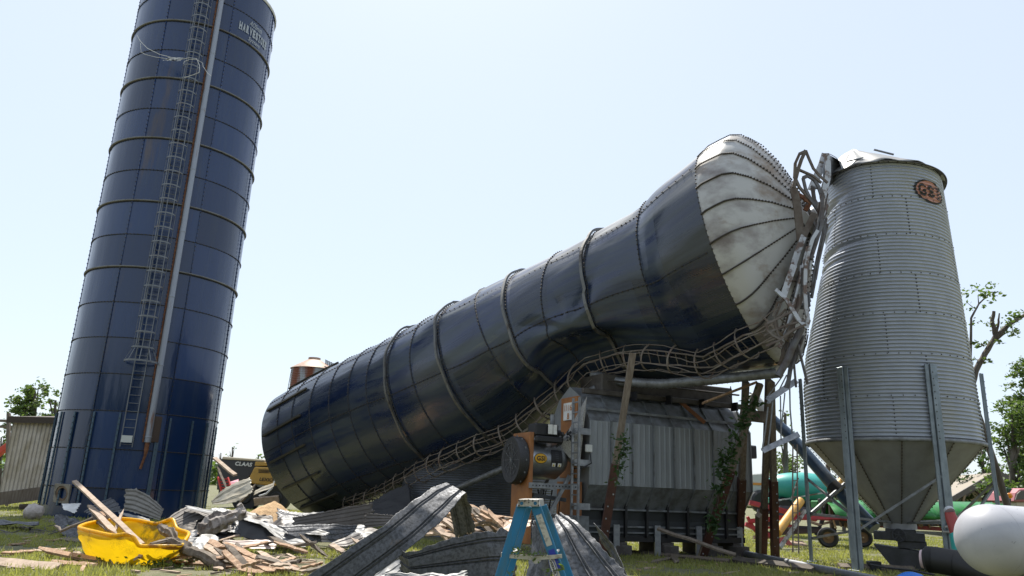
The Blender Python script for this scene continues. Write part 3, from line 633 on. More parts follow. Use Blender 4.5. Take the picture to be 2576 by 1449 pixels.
# boot and hand wheel
bt = MB(); fr0 = BC+tow*.0
def bx(cx, cy, cz, sx, sy, sz, m=0): bt.box(Vector((BC.x, BC.y, 0))+(-lft)*cx+tow*cy+Vector((0, 0, cz)), (sx, sy, sz), Matrix((-lft, tow, (0, 0, 1))).transposed(), m)
bx(0, .1, 1.0, .75, .75, .1); bx(-.05, .1, .86, 1.25, .8, .22); bx(.25, .1, .66, .7, .7, .2)
o_ = lambda x, y, z: Vector((BC.x, BC.y, 0))+(-lft)*x+tow*y+Vector((0, 0, z))
bt.add([o_(-.7, -.3, .62), o_(1.3, -.3, .42), o_(1.3, .5, .42), o_(-.7, .5, .62), o_(-.3, -.3, .08), o_(1.1, -.3, .05), o_(1.1, .5, .05), o_(-.3, .5, .08)], [(0,1,2,3),(7,6,5,4),(0,4,5,1),(1,5,6,2),(2,6,7,3),(3,7,4,0)])
bt.build('boot', mat('boot_grey', (.075, .075, .08), .6, .3, (.05, .05, .05), 4), binn, bevel=.012)
hw = MB(); hc = P(2248, 1358, 20.9); hc = o_(-.05, .62, .9); r = .16
hw.tube([hc+(-lft)*(r*math.cos(t))+Vector((0, 0, r*math.sin(t))) for t in np.linspace(0, 2*math.pi, 24, endpoint=False)], .018, 6, closed=True)
for t in (.3, 1.55, 2.8, 4.05, 5.3): hw.tube([hc, hc+(-lft)*(r*math.cos(t))+Vector((0, 0, r*math.sin(t)))], .014, 5)
hw.build('hand_wheel', DKGREY, binn)
MB().tube([legp(.47*-LFS, 1.15+dz)+q for dz in (0,) for q in (Vector((-.18, -.16, .06)), Vector((.15, -.2, .1)), Vector((.2, .05, .02)), Vector((-.05, .15, .0)), Vector((-.2, -.1, -.06)), Vector((.12, -.2, -.04)), Vector((.2, 0, -.1)), Vector((.1, -.16, -.3)))], .03, 6).build('tied_cord', mat('cord_grey', (.28, .27, .25), .8), binn)
# ---------------------------------------------------------------- mangled steel between the dome and the bin
z8 = Zm(3050, 550, 1.45)
ms = thing('mangled_steel_frame', 'mangled platform and conveyor steel wedged between the pale dome and the grey bin', 'wreckage', P(2020, 700, 19.6))
def bars(lst, parent, Y, zf, n='bar'):
    for pts, w_, h_, m_, *yy in lst:
        yv = yy[0] if yy else Y; ys_ = np.linspace(yv, yv+(yy[1] if len(yy) > 1 else .0), len(pts)); pp = [P(*zf(*p), float(q)) for p, q in zip(pts, ys_)]
        q = MB()
        if h_ == 0: q.tube(pp, w_, 8)
        else:
            for a, b in zip(pp, pp[1:]): q.beam(a, b+(b-a).normalized()*w_*.2, w_, h_, (0, -1, .3))
        q.build(n, m_, parent, smooth=(h_ == 0))
LG = mat('light_bent_steel', (.42, .43, .44), .45, .4, (.13, .09, .07), 3, (1, 1, 1), .50, .58)
MSD = mat('dull_bent_steel', (.13, .13, .135), .55, .4, (.07, .05, .04), 3)
MSR = mat('brown_bent_steel', (.085, .06, .045), .75, .1, (.15, .13, .11), 3)
bars([([(250,75),(225,130),(205,190),(180,290)],.09,.05,MSR), ([(250,75),(268,120),(295,180),(330,220),(375,262)],.07,.03,MSR), ([(250,80),(215,95),(190,150),(186,230),(215,290),(250,330),(290,380)],.07,.05,MSR),
      ([(190,178),(240,200),(290,222),(340,262)],.06,.05,MSR), ([(180,295),(195,360),(205,430),(215,520),(222,590)],.20,.04,MSR,17.6), ([(300,440),(262,520),(240,570)],.15,.06,MSR), ([(240,570),(205,660),(180,735)],.15,.06,LG), ([(182,740),(150,830),(120,922)],.15,.06,LG,17.4),
      ([(320,540),(290,590),(265,670),(248,780),(246,900),(252,990),(265,1062)],.085,.06,LG,17.2), ([(75,882),(140,942),(180,1010),(212,1062),(255,1100),(266,1062)],.10,.04,LG,17.0), ([(235,235),(250,300),(285,370),(325,430),(360,470)],.07,.05,MSD),
      ([(235,235),(262,222),(300,245),(325,285),(345,345)],.09,.04,MSD), ([(372,470),(345,570),(318,690),(295,800),(285,900)],.05,.05,MSD,18.0), ([(355,560),(330,680),(300,850),(285,930)],.04,0,MSD,18.0), ([(290,640),(250,760),(215,850),(180,960),(150,1080)],.07,.05,MSD,17.8),
      ([(215,800),(185,950),(150,1080),(110,1220)],.04,0,MSD,17.8), ([(335,470),(370,400),(375,350),(358,300)],.11,.04,LG), ([(280,700),(230,830),(190,960),(160,1120),(150,1300)],.035,0,MSD,18.0), ([(225,1110),(180,1200),(140,1300),(90,1385)],.085,0,MSD,17.4),
      ([(205,1200),(232,1310),(262,1430)],.035,0,MSD,17.6), ([(240,1060),(215,1160),(170,1290),(145,1449)],.10,.03,MSD,17.8), ([(215,1130),(180,1280),(195,1449)],.03,0,MSD,17.8), ([(240,1150),(130,1449)],.03,0,MSD,17.7),
      ([(15,1085),(70,1060),(130,1030),(170,1008)],.05,.03,MSR,17.0), ([(10,1150),(60,1120),(150,1085),(245,1060)],.05,.03,MSR,17.0), ([(20,1210),(90,1180),(170,1120),(250,1085)],.05,.03,MSR,16.9), ([(18,1075),(30,1120),(60,1150),(100,1170)],.06,.03,MSR,16.9),
      ([(60,1040),(85,960),(140,935)],.05,.03,MSR,17.1), ([(90,1120),(75,1040),(100,980),(150,850),(200,760)],.05,.03,MSR,17.4), ([(70,1060),(85,1130),(110,1190)],.05,.03,MSR,17.0), ([(205,330),(240,350),(275,380),(250,420)],.12,.05,RUST,18.0),
      ([(250,330),(270,420),(300,500),(330,560)],.06,.04,MSD,18.0), ([(290,290),(300,360),(340,430),(365,450)],.10,.03,MSD,17.9), ([(280,280),(330,300),(350,380),(352,460)],.05,.03,MSD,18.1), ([(355,340),(335,430),(350,500),(320,540)],.12,.04,MSD,18.0),
      ([(375,500),(350,600),(322,720),(305,820)],.09,.04,MSD,18.3), ([(340,520),(300,640),(262,760)],.04,0,MSD,18.1), ([(250,770),(225,880),(205,960)],.05,.03,MSR,17.9), ([(150,835),(200,830),(260,790)],.05,.04,MSR,17.9)], ms, 17.6, z8)
rx = random.Random(21)
for i in range(40):
    t0 = rx.uniform(-.12, .62); t1 = min(1, t0+rx.uniform(.25, .55)); ax_ = lambda t: (345-250*t+rx.uniform(-28, 28), 420+900*t)
    bars([([ax_(t0), ax_((t0+t1)/2), ax_(t1)], rx.uniform(.025, .06), rx.choice((0, .03, .04)), rx.choice((MSR, MSD, MSD, LG, MSR)), rx.uniform(17.3, 18.6))], ms, 17.6, z8)
bx_ = MB(); bx_.box(P(*z8(225, 945), 17.9), (.35, .3, .4)); bx_.build('motor_box', DKGREY, ms, bevel=.03)
ce = MB(); ce.lathe(P(*z8(225, 945), 17.7), [(.001, -.02), (.07, -.02), (.07, .02), (.001, .02)], 14, M=Matrix.Rotation(math.pi/2, 3, 'X')); ce.build('motor_cap', LG, ms)
sp = thing('bent_spout', 'curved grey sheet metal spout sticking up beside the roof of the grey bin', 'spout', P(2090, 450, 20.2))
sn = [((370, 92), (455, 140)), ((352, 130), (462, 180)), ((350, 180), (445, 215)), ((352, 235), (425, 250)), ((352, 312), (392, 280))]
MB().add([P(*z8(*q), Y) for pr in sn for q, Y in zip(pr, (19.7, 20.6))], [(2*i, 2*i+1, 2*i+3, 2*i+2) for i in range(4)]).build('side_sheet', GALV, sp, solid=.02)
top_ = [(372, 92), (395, 98), (425, 115), (447, 140), (458, 175), (455, 205)]
MB().add([P(*z8(x, y), Y) for x, y in top_ for Y in (20.0, 20.9)], [(2*i, 2*i+1, 2*i+3, 2*i+2) for i in range(5)]).build('curved_sheet', GALV, sp, solid=.02, smooth=True)
bars([([(365, 95), (345, 160), (310, 240), (285, 300)], .22, .03, LG, 19.9), ([(370, 92), (380, 150), (380, 230), (360, 310)], .16, .03, LG, 19.6), ([(330, 140), (352, 146)], .06, .03, MSR, 19.6)], sp, 19.7, z8, 'flange')
# hanging brackets and narrow ladder left of the bin
z7 = Zm(2900, 1500, 1.803)
hb = thing('hanging_brackets', 'bent grey brackets and thin rods hanging left of the bin legs', 'brackets', P(1960, 1100, 19.4))
bars([([(305,185),(400,120),(510,45)],.15,.05,GALV), ([(270,548),(390,490),(525,430)],.14,.05,GALV), ([(310,230),(290,400),(268,545)],.035,.03,GALVD), ([(345,180),(330,350),(310,520)],.035,.03,GALVD), ([(400,150),(402,300),(405,490)],.018,0,GALVD), ([(432,130),(415,300),(402,440)],.018,0,GALVD),
      ([(470,0),(440,80),(320,165)],.05,.03,GALVD), ([(420,0),(370,70),(310,150)],.018,0,GALVD), ([(445,0),(400,90),(350,190)],.018,0,GALVD), ([(466,60),(470,250),(485,420)],.035,.02,GALVD), ([(300,160),(325,160),(325,200),(305,200)],.05,.04,GALV)], hb, 19.4, z7)
nl = thing('narrow_ladder', 'narrow rusty ladder hanging upright beside the left leg of the bin', 'ladder', G(1960, 1400))
bars([([(490,500),(488,800),(490,1275)],.028,.03,CAGER), ([(520,500),(522,800),(532,1285)],.028,.03,CAGER)], nl, 19.5, z7, 'rail')
rg = MB()
for i in range(13): y = 530+i*58; rg.tube([P(*z7(490, y), 19.5), P(*z7(522+i*.7, y), 19.5)], .012, 5)
rg.build('rung', CAGER, nl)
# ---------------------------------------------------------------- timber posts, beams
def timber(label, a, b, w_, guard=None, mat_=WOODW, name='timber_post', cat='post', group=None, d_=None, gw=1.25):
    d_ = d_ or w_
    if not guard:
        o = MB().beam(a, b, w_, d_, (0, -1, .1)).build(name, mat_, bevel=.008); return tag(o, label, cat, group)
    t = thing(name, label, cat, (a[0], a[1], a[2]), group); MB().beam(a, b, w_, d_, (0, -1, .1)).build('timber', mat_, t, bevel=.008)
    gt = a+(b-a)*guard; q = MB(); q.beam(a, gt, w_*gw, d_*gw, (0, -1, .1))
    n_ = int((gt-a).length/.28)
    for i in range(n_): p = a.lerp(gt, (i+.5)/n_); bolts_ring(q, p+Vector((random.choice((-.04, .05)), -d_*gw/2, 0)), Vector((0, -1, 0)), Vector((1, 0, 0)), .018, .02, 1)
    q.build('steel_guard', [BROWN, GALV], t); return t
timber('leaning timber post with a brown steel sleeve propped under the toppled silo', G(1510, 1412), P(1592, 888, 19.0), .165, .46)
timber('leaning timber post wrapped in climbing leaves at the right end of the grain dryer', G(1766, 1403), P(1912, 965, 20.0), .17, .52)
timber('upright timber post with brown sleeve just behind the ivy covered leaning one', G(1858, 1395), P(1876, 960, 21.0), .17, .46)
pA = G(1918, 1400); timber('left half of the split upright post left of the bin', pA, P(1934, 955, 20.2), .16, .30)
timber('right half of the split upright post left of the bin', G(1950, 1405), P(1940, 960, 20.4), .16, .46)
timber('short dark stub of timber standing against the split post', G(1908, 1402), P(1908, 1295, 20.0), .13, mat_=WOODW)
timber('tilted plank nailed across the posts above the right end of the dryer', P(1768, 1014, 20.4), P(1902, 962, 20.4), .05, mat_=WOODF, name='tilted_plank', cat='plank', d_=.24)
timber('short dark beam joining the two upright posts', P(1862, 1043, 20.9), P(1928, 1050, 20.5), .3, name='cross_beam', cat='beam', d_=.14)
timber('dark rear post seen past the front leg of the bin', G(2054+118, 1385)+Vector((-.35, 1.8, 0)), G(2054+118, 1385)+Vector((-.35, 1.8, 3.2)), .14)
hk = MB(); hk.tube([P(1838, 972, 20.6), P(1838, 985, 20.6), P(1842, 992, 20.6), P(1838, 1000, 20.6), P(1833, 994, 20.6)], .016, 6); tag(hk.build('steel_hook', DKGREY), 'small steel hook hanging from the tilted plank', 'hook')
# ---------------------------------------------------------------- leaves helper
def leaves(n, cf, size, m, name, parent=None, seed=1, flat=False):
    r = random.Random(seed); vs = []; fs_ = []
    for i in range(n):
        c = cf(r); s = size*r.uniform(.6, 1.4); a = Vector((r.gauss(0, 1), r.gauss(0, 1), r.gauss(0, .6))).normalized(); b = a.cross(Vector((r.gauss(0, 1), r.gauss(0, 1), r.gauss(0, 1)))).normalized()
        k = len(vs); vs += [c-a*s, c+b*s*.45-a*s*.1, c+a*s, c-b*s*.45-a*s*.1]; fs_.append((k, k+1, k+2, k+3))
    return MB().add(vs, fs_).build(name, m, parent)
def vine(label, pts, rad, n, seed, size=.06, m=LEAFD):
    t = thing('climbing_vine', label, 'vine', pts[0]); MB().tube(pts, .012, 5).build('stem', BARK, t); r0 = rad
    def cf(r):
        x = r.random()*(len(pts)-1.001); i = int(x); p = pts[i].lerp(pts[i+1], x-i); q = r0*(.5+.9*abs(math.sin(x*5))); return p+Vector((r.gauss(0, q), r.gauss(0, q*.6)-.05, r.gauss(0, q*.8)))
    leaves(n, cf, size, m, 'leaf', t, seed); 
vine('leafy vine on the sleeved post propped under the toppled silo', [P(1552, 1215, 18.4), P(1560, 1150, 18.4), P(1572, 1130, 18.5), P(1566, 1100, 18.5)], .10, 150, 3, .07)
vine('dense vine climbing the leaning post at the end of the dryer', [P(1790, 1340, 20.1), P(1800, 1290, 20.1), P(1815, 1220, 20.0), P(1838, 1150, 19.9), P(1856, 1090, 19.8), P(1880, 1040, 19.8), P(1898, 1000, 19.8)], .10, 480, 4, .08)
vine('hanging spray of leaves left of the ivy covered post', [P(1812, 1130, 20.0), P(1822, 1160, 20.0), P(1806, 1185, 20.0)], .09, 90, 6, .07)
# ---------------------------------------------------------------- grain dryer
DA = Vector((2.34, 21, 0)); DU = Vector((.914, .406, 0)).normalized(); DN = Vector((DU.y, -DU.x, 0)); DL = 5.74
dry = thing('grain_dryer', 'long grey ribbed metal grain dryer behind the leaning posts', 'grain dryer', DA)
def D(t, n, z): return DA+DU*t-DN*n+Vector((0, 0, z))             # t along, n into the machine, z up
Md = Matrix((DU, DN, (0, 0, 1))).transposed()
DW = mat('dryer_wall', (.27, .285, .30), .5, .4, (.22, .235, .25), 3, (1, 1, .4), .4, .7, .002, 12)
DR = mat('dryer_dark_steel', (.22, .235, .25), .6, .35, (.12, .12, .12), 3)  # darker steel for the roof slope, hopper, rails and cabinet
def profile(n0, m, name, pts, rows, label=None):
    q = MB()
    for (na, za), (nb, zb) in zip(pts, pts[1:]): q.add([D(0, na, za), D(DL, na, za), D(DL, nb, zb), D(0, nb, zb)], [(0, 1, 2, 3)])
    return q.build(name, m, dry)
wl = MB(); npan = 8
cols = []; u = 0
for i in range(npan):
    L_ = DL/npan
    for j in range(4):
        a = i*L_+j*L_/4; cols += [(a+.0, 0), (a+.03, .022), (a+.05, .022), (a+.08, 0)]
cols.append((DL, 0)); vs = []
for t, dn in cols: vs += [D(t, -dn, 1.89), D(t, -dn, 3.64)]
wl.add(vs, [(2*i, 2*i+2, 2*i+3, 2*i+1) for i in range(len(cols)-1)]); 
for e in (0, DL): wl.add([D(e, 0, 1.89), D(e, 0, 3.64), D(e, .55, 4.35), D(e, 1.2, 4.7), D(e, 1.85, 4.35), D(e, 2.4, 3.64), D(e, 2.4, 1.89), D(e, 1.9, 1.2), D(e, 1.9, .4), D(e, .5, .4), D(e, .5, 1.2)], [(0, 1, 2, 3, 4, 5, 6, 7, 8, 9, 10)])
wl.build('side_wall', DW, dry)
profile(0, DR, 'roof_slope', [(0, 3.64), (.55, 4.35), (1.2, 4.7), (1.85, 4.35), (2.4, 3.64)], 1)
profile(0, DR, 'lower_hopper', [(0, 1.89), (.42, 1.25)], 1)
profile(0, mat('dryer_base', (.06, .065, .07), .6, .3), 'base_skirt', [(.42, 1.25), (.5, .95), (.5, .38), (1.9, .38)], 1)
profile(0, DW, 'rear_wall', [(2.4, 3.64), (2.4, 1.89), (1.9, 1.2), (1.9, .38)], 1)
for i in range(1, npan+1):
    t = i*DL/npan-.02
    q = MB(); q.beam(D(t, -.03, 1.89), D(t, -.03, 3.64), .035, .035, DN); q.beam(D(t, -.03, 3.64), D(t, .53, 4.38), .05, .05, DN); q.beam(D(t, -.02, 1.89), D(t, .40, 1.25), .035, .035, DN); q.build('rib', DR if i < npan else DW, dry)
    if i % 1 == 0 and i < npan: MB().beam(D(t, .36, 1.42), D(t, .36, .5), .07, .10, DN).build('hopper_post', DARK, dry)
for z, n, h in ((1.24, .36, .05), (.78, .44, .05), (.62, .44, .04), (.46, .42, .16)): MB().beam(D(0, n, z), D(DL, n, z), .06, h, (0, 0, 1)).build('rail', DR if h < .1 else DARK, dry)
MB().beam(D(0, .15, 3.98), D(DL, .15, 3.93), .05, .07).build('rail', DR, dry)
tb = MB(); tb.box(D(DL*.55, 1.2, 4.85), (DL*.85, 1.3, .5), Md); tb.box(D(DL*.5, .35, 4.50), (DL*1.02, .12, .16), Md); tb.box(D(DL*.55, .25, 4.85), (DL*.85, .1, .05), Md); tb.build('top_bin', mat('top_bin_steel', (.10, .09, .08), .6, .3, (.06, .05, .045), 3), dry, bevel=.02)
for i in range(4): MB().box(D(1.6+i*1.25, .2, 4.46), (.06, .28, .26), Md).build('bracket', DARK, dry)
timber('bent rusty strip lying across the roof slope of the dryer', D(4.0, -.02, 3.85), D(3.4, .42, 4.5), .12, mat_=mat('rusty_orange', (.20, .08, .03), .7), name='rusty_strip', cat='strip', d_=.03)
for t in (1.3, 2.9, 4.5, 5.5):
    q = MB(); q.box(D(t, 1.0, .19), (.42, 1.2, .36), Md); q.box(D(t, .42, .15), (.5, .4, .28), Md); tag(q.build('concrete_pier', mat('dark_block', (.12, .11, .10), .9, 0, (.07, .06, .055), 4), bevel=.015), 'concrete block pier carrying the underside of the grain dryer', 'concrete block', 'piers under the dryer')
# end face: orange panels, tan sign, perforated hood
def E_(n, z, t=0.): return D(-t, n, z)
q = MB(); q.box(E_(.95, 3.2, .1), (.12, .95, 2.3), Md); q.box(E_(.9, 1.3, .12), (.1, 1.3, 1.3), Md); q.build('orange_panel', ORANGE, dry, bevel=.01)
q = MB(); q.box(D(-.19, .88, 3.93), (.04, .60, .50), Md); q.build('number_sign', WHITE, dry)
sg = MB(); 
def se(u, v, txt_, w_, h): put_text(sg, txt_, lambda a, b: D(-.22, .88-(u+a), 3.93+v+b), w_, h, 0, .01)
se(0, .10, '1116', .44, .18); se(0, -.14, '8', .12, .18); sg.build('sign_number', mat('sign_orange', (.45, .16, .03), .6), dry)
q = MB(); q.add([D(-.25, .05, 3.3), D(-.25, .75, 3.4), D(-.75, .5, 2.95), D(-.25, .1, 2.3), D(-.3, .65, 2.5), D(-.1, .0, 4.3)], [(0, 1, 2), (0, 2, 3), (3, 2, 4), (4, 2, 1), (0, 5, 1), (0, 3, 5)]); q.build('inlet_hood', mat('hood_galv', (.40, .39, .37), .5, .4, (.28, .27, .25), 30, (1, 1, 1), .48, .52), dry)
q = MB()
for s in (0, .36): q.box(D(-.55, .0+s-.38, 2.55), (.06, .05, 3.3), Md)
for i in range(12): q.box(D(-.55, -.2, 1.05+i*.275), (.04, .36, .035), Md)
q.build('ladder', GALV, dry)
for z in (1.3, 2.45, 3.3): MB().box(D(-.28, -.1, z), (.5, .05, .17), Md).build('ladder_bracket', GALV, dry)
MB().box(D(-.08, -.1, 2.85), (.18, .1, .2), Md).build('junction_box', WHITE, dry, bevel=.01)
MB().box(D(-.35, .5, .65), (.8, .9, .8), Md).build('cabinet', DR, dry, bevel=.01)
# fan and burner barrel
fan = thing('burner_fan', 'round steel burner barrel with a black screened fan and an orange mounting plate', 'fan', D(-1.998, .7, 0))
MR = Matrix((DN, (0, 0, 1), DU)).transposed()
MB().lathe(D(-0.450, .7, 2.50), [(.28, -.0), (.52, -.28), (.52, -1.28)], 40, M=MR).build('barrel', mat('barrel_steel', (.42, .44, .47), .3, .85, (.30, .31, .33), 3), fan, auto=50)
q = MB(); q.box(D(-1.746, .7, 1.75), (.07, 1.05, 2.9), Md); q.box(D(-1.710, .17, 1.75), (.12, .05, 2.9), Md); q.build('mounting_plate', ORANGE, fan, bevel=.01)
MB().lathe(D(-1.782, .7, 2.45), [(.60, 0), (.64, -.04), (.64, -.24), (.61, -.30), (.35, -.27), (.001, -.25)], 48, M=MR).build('fan_screen', mat('fan_mesh', (.02, .02, .022), .55, .2, (.045, .045, .05), 60, (1, 1, 1), .48, .52), fan, auto=40)
q = MB(); q.box(D(-1.278, .35, 3.28), (.72, .5, .34), Md); q.box(D(-1.242, .05, 3.02), (.84, .12, .18), Md); q.build('control_cover', DARK, fan, bevel=.04)
q = MB(); q.box(D(-1.206, .03, 3.3), (.16, .02, .26), Md); q.box(D(-1.091, .03, 3.3), (.14, .02, .26), Md); q.build('cover_label', WHITE, fan)
def bar_s(u, v, off=.012):                      # wrap on the barrel: u along, v up the curve
    th = v*.8/.52; return D(-1.50+u*.72, .7-(.52+off)*math.cos(th), 2.50+(.52+off)*math.sin(th))
q = MB(); nn_ = 40
def ell(rx, ry, u0, off, m): 
    vs = [bar_s(u0, .02, off)]+[bar_s(u0+rx*math.cos(2*math.pi*k/nn_), .02+ry*math.sin(2*math.pi*k/nn_), off) for k in range(nn_)]; q.add(vs, [(0, 1+k, 1+(k+1) % nn_) for k in range(nn_)], m)
ell(.27, .175, .12, .010, 1); ell(.25, .155, .12, .016, 0)
put_text(q, 'GSI', lambda u, v: bar_s(.12+u, .02+v, .022), .36, .15, 1, .03, 1, 1.08); q.build('emblem', [YELLOWL, DARK], fan)
q = MB(); q.grid(lambda u, v: bar_s(.58+u*.46, -.25+v*.58, .012), 1, 8, 0); q.grid(lambda u, v: bar_s(.60+u*.15, -.23+v*.12, .02), 1, 2, 1); q.grid(lambda u, v: bar_s(.85+u*.15, -.23+v*.12, .02), 1, 2, 1)
for k in range(5): q.grid(lambda u, v: bar_s(.74+u*.14, -.02+k*.06+v*.022, .02), 1, 1, 2)
for s in (.675, .925): q.add([bar_s(s-.04, -.21, .024), bar_s(s+.04, -.21, .024), bar_s(s, -.13, .024)], [(0, 1, 2)], 3)
q.build('warning_plate', [DARK, WHITE, DKGREY, mat('warn_yellow', (.6, .45, .02), .5)], fan)
q = MB(); q.box(D(-1.026, .1, 1.80), (1.5, .06, .14), Md)
for i in range(14): q.box(D(-1.68+i*.10, .065, 1.80), (.028, .012, .035), Md, 1)
q.build('support_rail', [GALV, DARK], fan)
MB().beam(D(-1.638, .1, .2), D(-0.558, .1, 2.1), .10, .06, DN).build('support_strut', GALV, fan); MB().beam(D(-1.638, 1.3, .2), D(-0.558, 1.3, 2.1), .10, .06, DN).build('support_strut', GALVD, fan)
MB().beam(D(-1.566, .3, 1.55), D(-0.558, .3, 1.45), .1, .1, DN).build('support_strut', DKGREY, fan)
q = MB()
for i in range(22): a = D(random.uniform(-.85, -.45), random.uniform(.1, .5), random.uniform(2.95, 3.3)); q.tube([a, a+Vector((random.uniform(-.15, .15), random.uniform(-.1, .1), random.uniform(-.12, .12)))], random.uniform(.012, .04), 6)
MB().tube([D(-0.918, .5, 3.3), D(-0.918, .5, 3.75)], .07, 10).build('vent_stack', GALVD, fan)
q.build('gas_valve_train', DKGREY, fan)
q = MB()
for i in range(9): a = D(random.uniform(-1.4, -.6), .5, 1.7); q.tube([a, a+Vector((random.uniform(-.2, .2), .1, -.6)), a+Vector((random.uniform(-.3, .3), .2, -1.2))], .015, 5)
q.build('cable', DARK, fan)
MB().tube([D(-.05, -.12, 2.75), D(-.05, -.2, 2.45), D(-.3, -.1, 2.3), D(-.5, .1, 2.3)], .018, 6).build('conduit', DARK, dry)
MB().box(D(DL+.12, .2, 3.1), (.35, .35, .4), Md).build('end_motor', DKGREY, dry, bevel=.03)
# short channel posts on the grass in front of the dryer
for i, x in enumerate((1544, 1644, 1745, 1842)):
    a = G(x+(0, 4, 8, 14)[i], 1399); q = MB(); q.box(a+Vector((0, 0, .42)), (.03, .14, .84)); q.box(a+Vector((.07, -.06, .42)), (.16, .03, .84)); q.box(a+Vector((.14, 0, .42)), (.03, .14, .84))
    tag(q.build('channel_post', GALV), ('leftmost short galvanised post standing in front of the grain dryer', 'second short galvanised post from the left in front of the dryer', 'third short galvanised post from the left in front of the dryer', 'short galvanised post beside the right end of the dryer')[i], 'post', 'short galvanised posts along the dryer')
# small corrugated bin behind the fan
cbn = P(1205, 1300, 29.5); q = MB(); q.lathe((cbn.x, 29.5, 0), [(3.0+.014*math.cos(i*math.pi/2), i*.02) for i in range(int(3.0/.02))], 80)
q.lathe((cbn.x, 29.5, 3.0), [(3.02, 0), (.3, .5), (.01, .5)], 30); tag(q.build('low_corrugated_bin', mat('dark_corrugated', (.10, .11, .13), .5, .5, (.08, .085, .10), 3), smooth=True), 'low dark corrugated bin under the toppled silo behind the fan', 'grain bin')
# rusty bin far behind
rb0 = G(787, 1254); rb0 = P(787, 940, 70); rb0.z = 0; rbn = thing('rusty_bin', 'old bin with a rusty wall and tan cone roof rising behind the toppled silo', 'grain bin', rb0)
ez_ = P(733, 927, 70).z; rw = (P(841, 925, 70)-P(733, 925, 70)).length/2
RWM = mat('rust_streaked_wall', (.30, .33, .37), .6, .3, (.16, .05, .025), 1.1, (1, 1, .12), .46, .56, .01, 8); MB().lathe((rb0.x, 70, 0), [(rw*.97+.03*math.cos(i*math.pi/2), i*ez_/300) for i in range(301)], 48).build('wall', RWM, rbn, smooth=True)
MB().lathe((rb0.x, 70, ez_), [(rw*1.05, -.05), (rw*1.0, .05), (rw*.28, .92), (.28*rw, 1.1), (.01, 1.12)], 24, m=0).build('roof', mat('tan_rust_roof', (.42, .31, .24), .6, .1, (.30, .17, .11), 1.5), rbn, auto=20)
q = MB()
for i in range(4): q.beam(P(818, 905+i*3, 69), P(845, 918+i*3, 69), .06, .06)
for i in range(6): q.beam(P(820+i*4.5, 905+i*2, 69), P(820+i*4.5, 917+i*2, 69), .05, .05)
q.build('roof_ladder', DKGREY, rbn)
tag(MB().tube([P(733, 930, 69), P(722, 990, 69), P(712, 1060, 68)], .03, 4).build('loose_wire', DKGREY), 'thin loose wire hanging down from the rusty bin', 'wire')
# ---------------------------------------------------------------- bent roof sheets
def sheet(label, nodes, m, ribs=5, crump=.03, name='roof_sheet', seed=1, amp=.013, group='torn roof sheets', tear=True, sub=10, across=None, Y=None, cat='metal sheet'):
    """nodes: pairs of edge points, each (x, y, distance)."""
    A = [P(*a) if len(a) == 3 else G(*a) for a, b in nodes]; B = [P(*b) if len(b) == 3 else G(*b) for a, b in nodes]; ks = list(range(len(nodes)))
    wid = (B[0]-A[0]).length; nu = across or max(ribs*20, 30); nv = sub*(len(nodes)-1)
    lin = lambda V, t: V[min(int(t), len(V)-2)].lerp(V[min(int(t), len(V)-2)+1], t-min(int(t), len(V)-2))
    def pt(u, v):
        t = v*(len(nodes)-1); tt = t
        def side(V): return lin(V, tt)*.75+cr_(V, ks, tt)*.25
        a, b = side(A), side(B); p = a.lerp(b, u)
        t2 = min(t+.05, len(nodes)-1); t1 = max(t-.05, 0); T = (lin(A, t2)+lin(B, t2)-lin(A, t1)-lin(B, t1)); n = T.cross(b-a); n = n.normalized() if n.length > 1e-6 else Vector((0, -1, 0))
        x = (u*ribs) % 1.; rb_ = min(1, max(0, 1-abs(x-.42)/.055)*1.5)+min(1, max(0, 1-abs(x-.58)/.055)*1.5)
        e = 1.
        q = Vector((p.x*1.7+seed*3, p.y*1.7, p.z*1.7)); p = p+n*(amp*rb_*.75)+n*(crump*1.1*(noise.noise(q*.8)))+n*(crump*1.5*abs(noise.noise(q*1.1)))+n*(crump*.3*abs(noise.noise(q*4.)))
        if tear and (u < .04 or u > .96): p = p+(b-a)*(.07*noise.noise(Vector((v*14+seed, seed, u)))+.05*abs(noise.noise(Vector((v*40+seed, seed, u)))))
        if tear and (v < .01 or v > .99): p = p+T.normalized()*(.10*noise.noise(Vector((u*7, seed, v*3))))
        return p
    o = MB().grid(pt, nu, nv, 0, lambda u, v: (u*wid, v*3)).build(name, m, auto=28, solid=.006); return tag(o, label, cat, group)
sheet('long spangled sheet bent over at its peak in the foreground left of the ladder', [((740, 1475, 11.0), (870, 1500, 11.0)), ((960, 1322, 11.25), (1044, 1368, 11.2)), ((1032, 1262, 11.55), (1112, 1305, 11.5)), ((1092, 1225, 12.0), (1150, 1262, 11.8)), ((1124, 1213, 12.4), (1172, 1238, 12.0)), ((1126, 1262, 12.9), (1184, 1275, 12.5)), ((1148, 1352, 13.1), (1194, 1336, 12.7))], SHEET, 2, .018, seed=2, amp=.03, sub=14)
sheet('wide ribbed sheet lying on its edge in the foreground, running to the ladder', [((1002, 1378, 11.3), (1005, 1446, 11.3)), ((1022, 1390, 11.0), (1042, 1470, 11.0)), ((1130, 1356, 11.1), (1142, 1480, 11.0)), ((1222, 1335, 11.1), (1240, 1480, 11.0)), ((1292, 1331, 11.4), (1300, 1480, 11.3))], SHEET, 3, .02, seed=5, amp=.03, sub=12)
sheet('crumpled silver sheet curling up just right of the blue stepladder', [((1384, 1312, 9.8), (1410, 1294, 10.1)), ((1392, 1352, 9.6), (1452, 1318, 9.75)), ((1402, 1410, 9.45), (1500, 1362, 9.5)), ((1418, 1470, 9.3), (1546, 1412, 9.3)), ((1440, 1540, 9.1), (1600, 1470, 9.1))], SHEET, 3, .028, seed=9, amp=.025, sub=14)
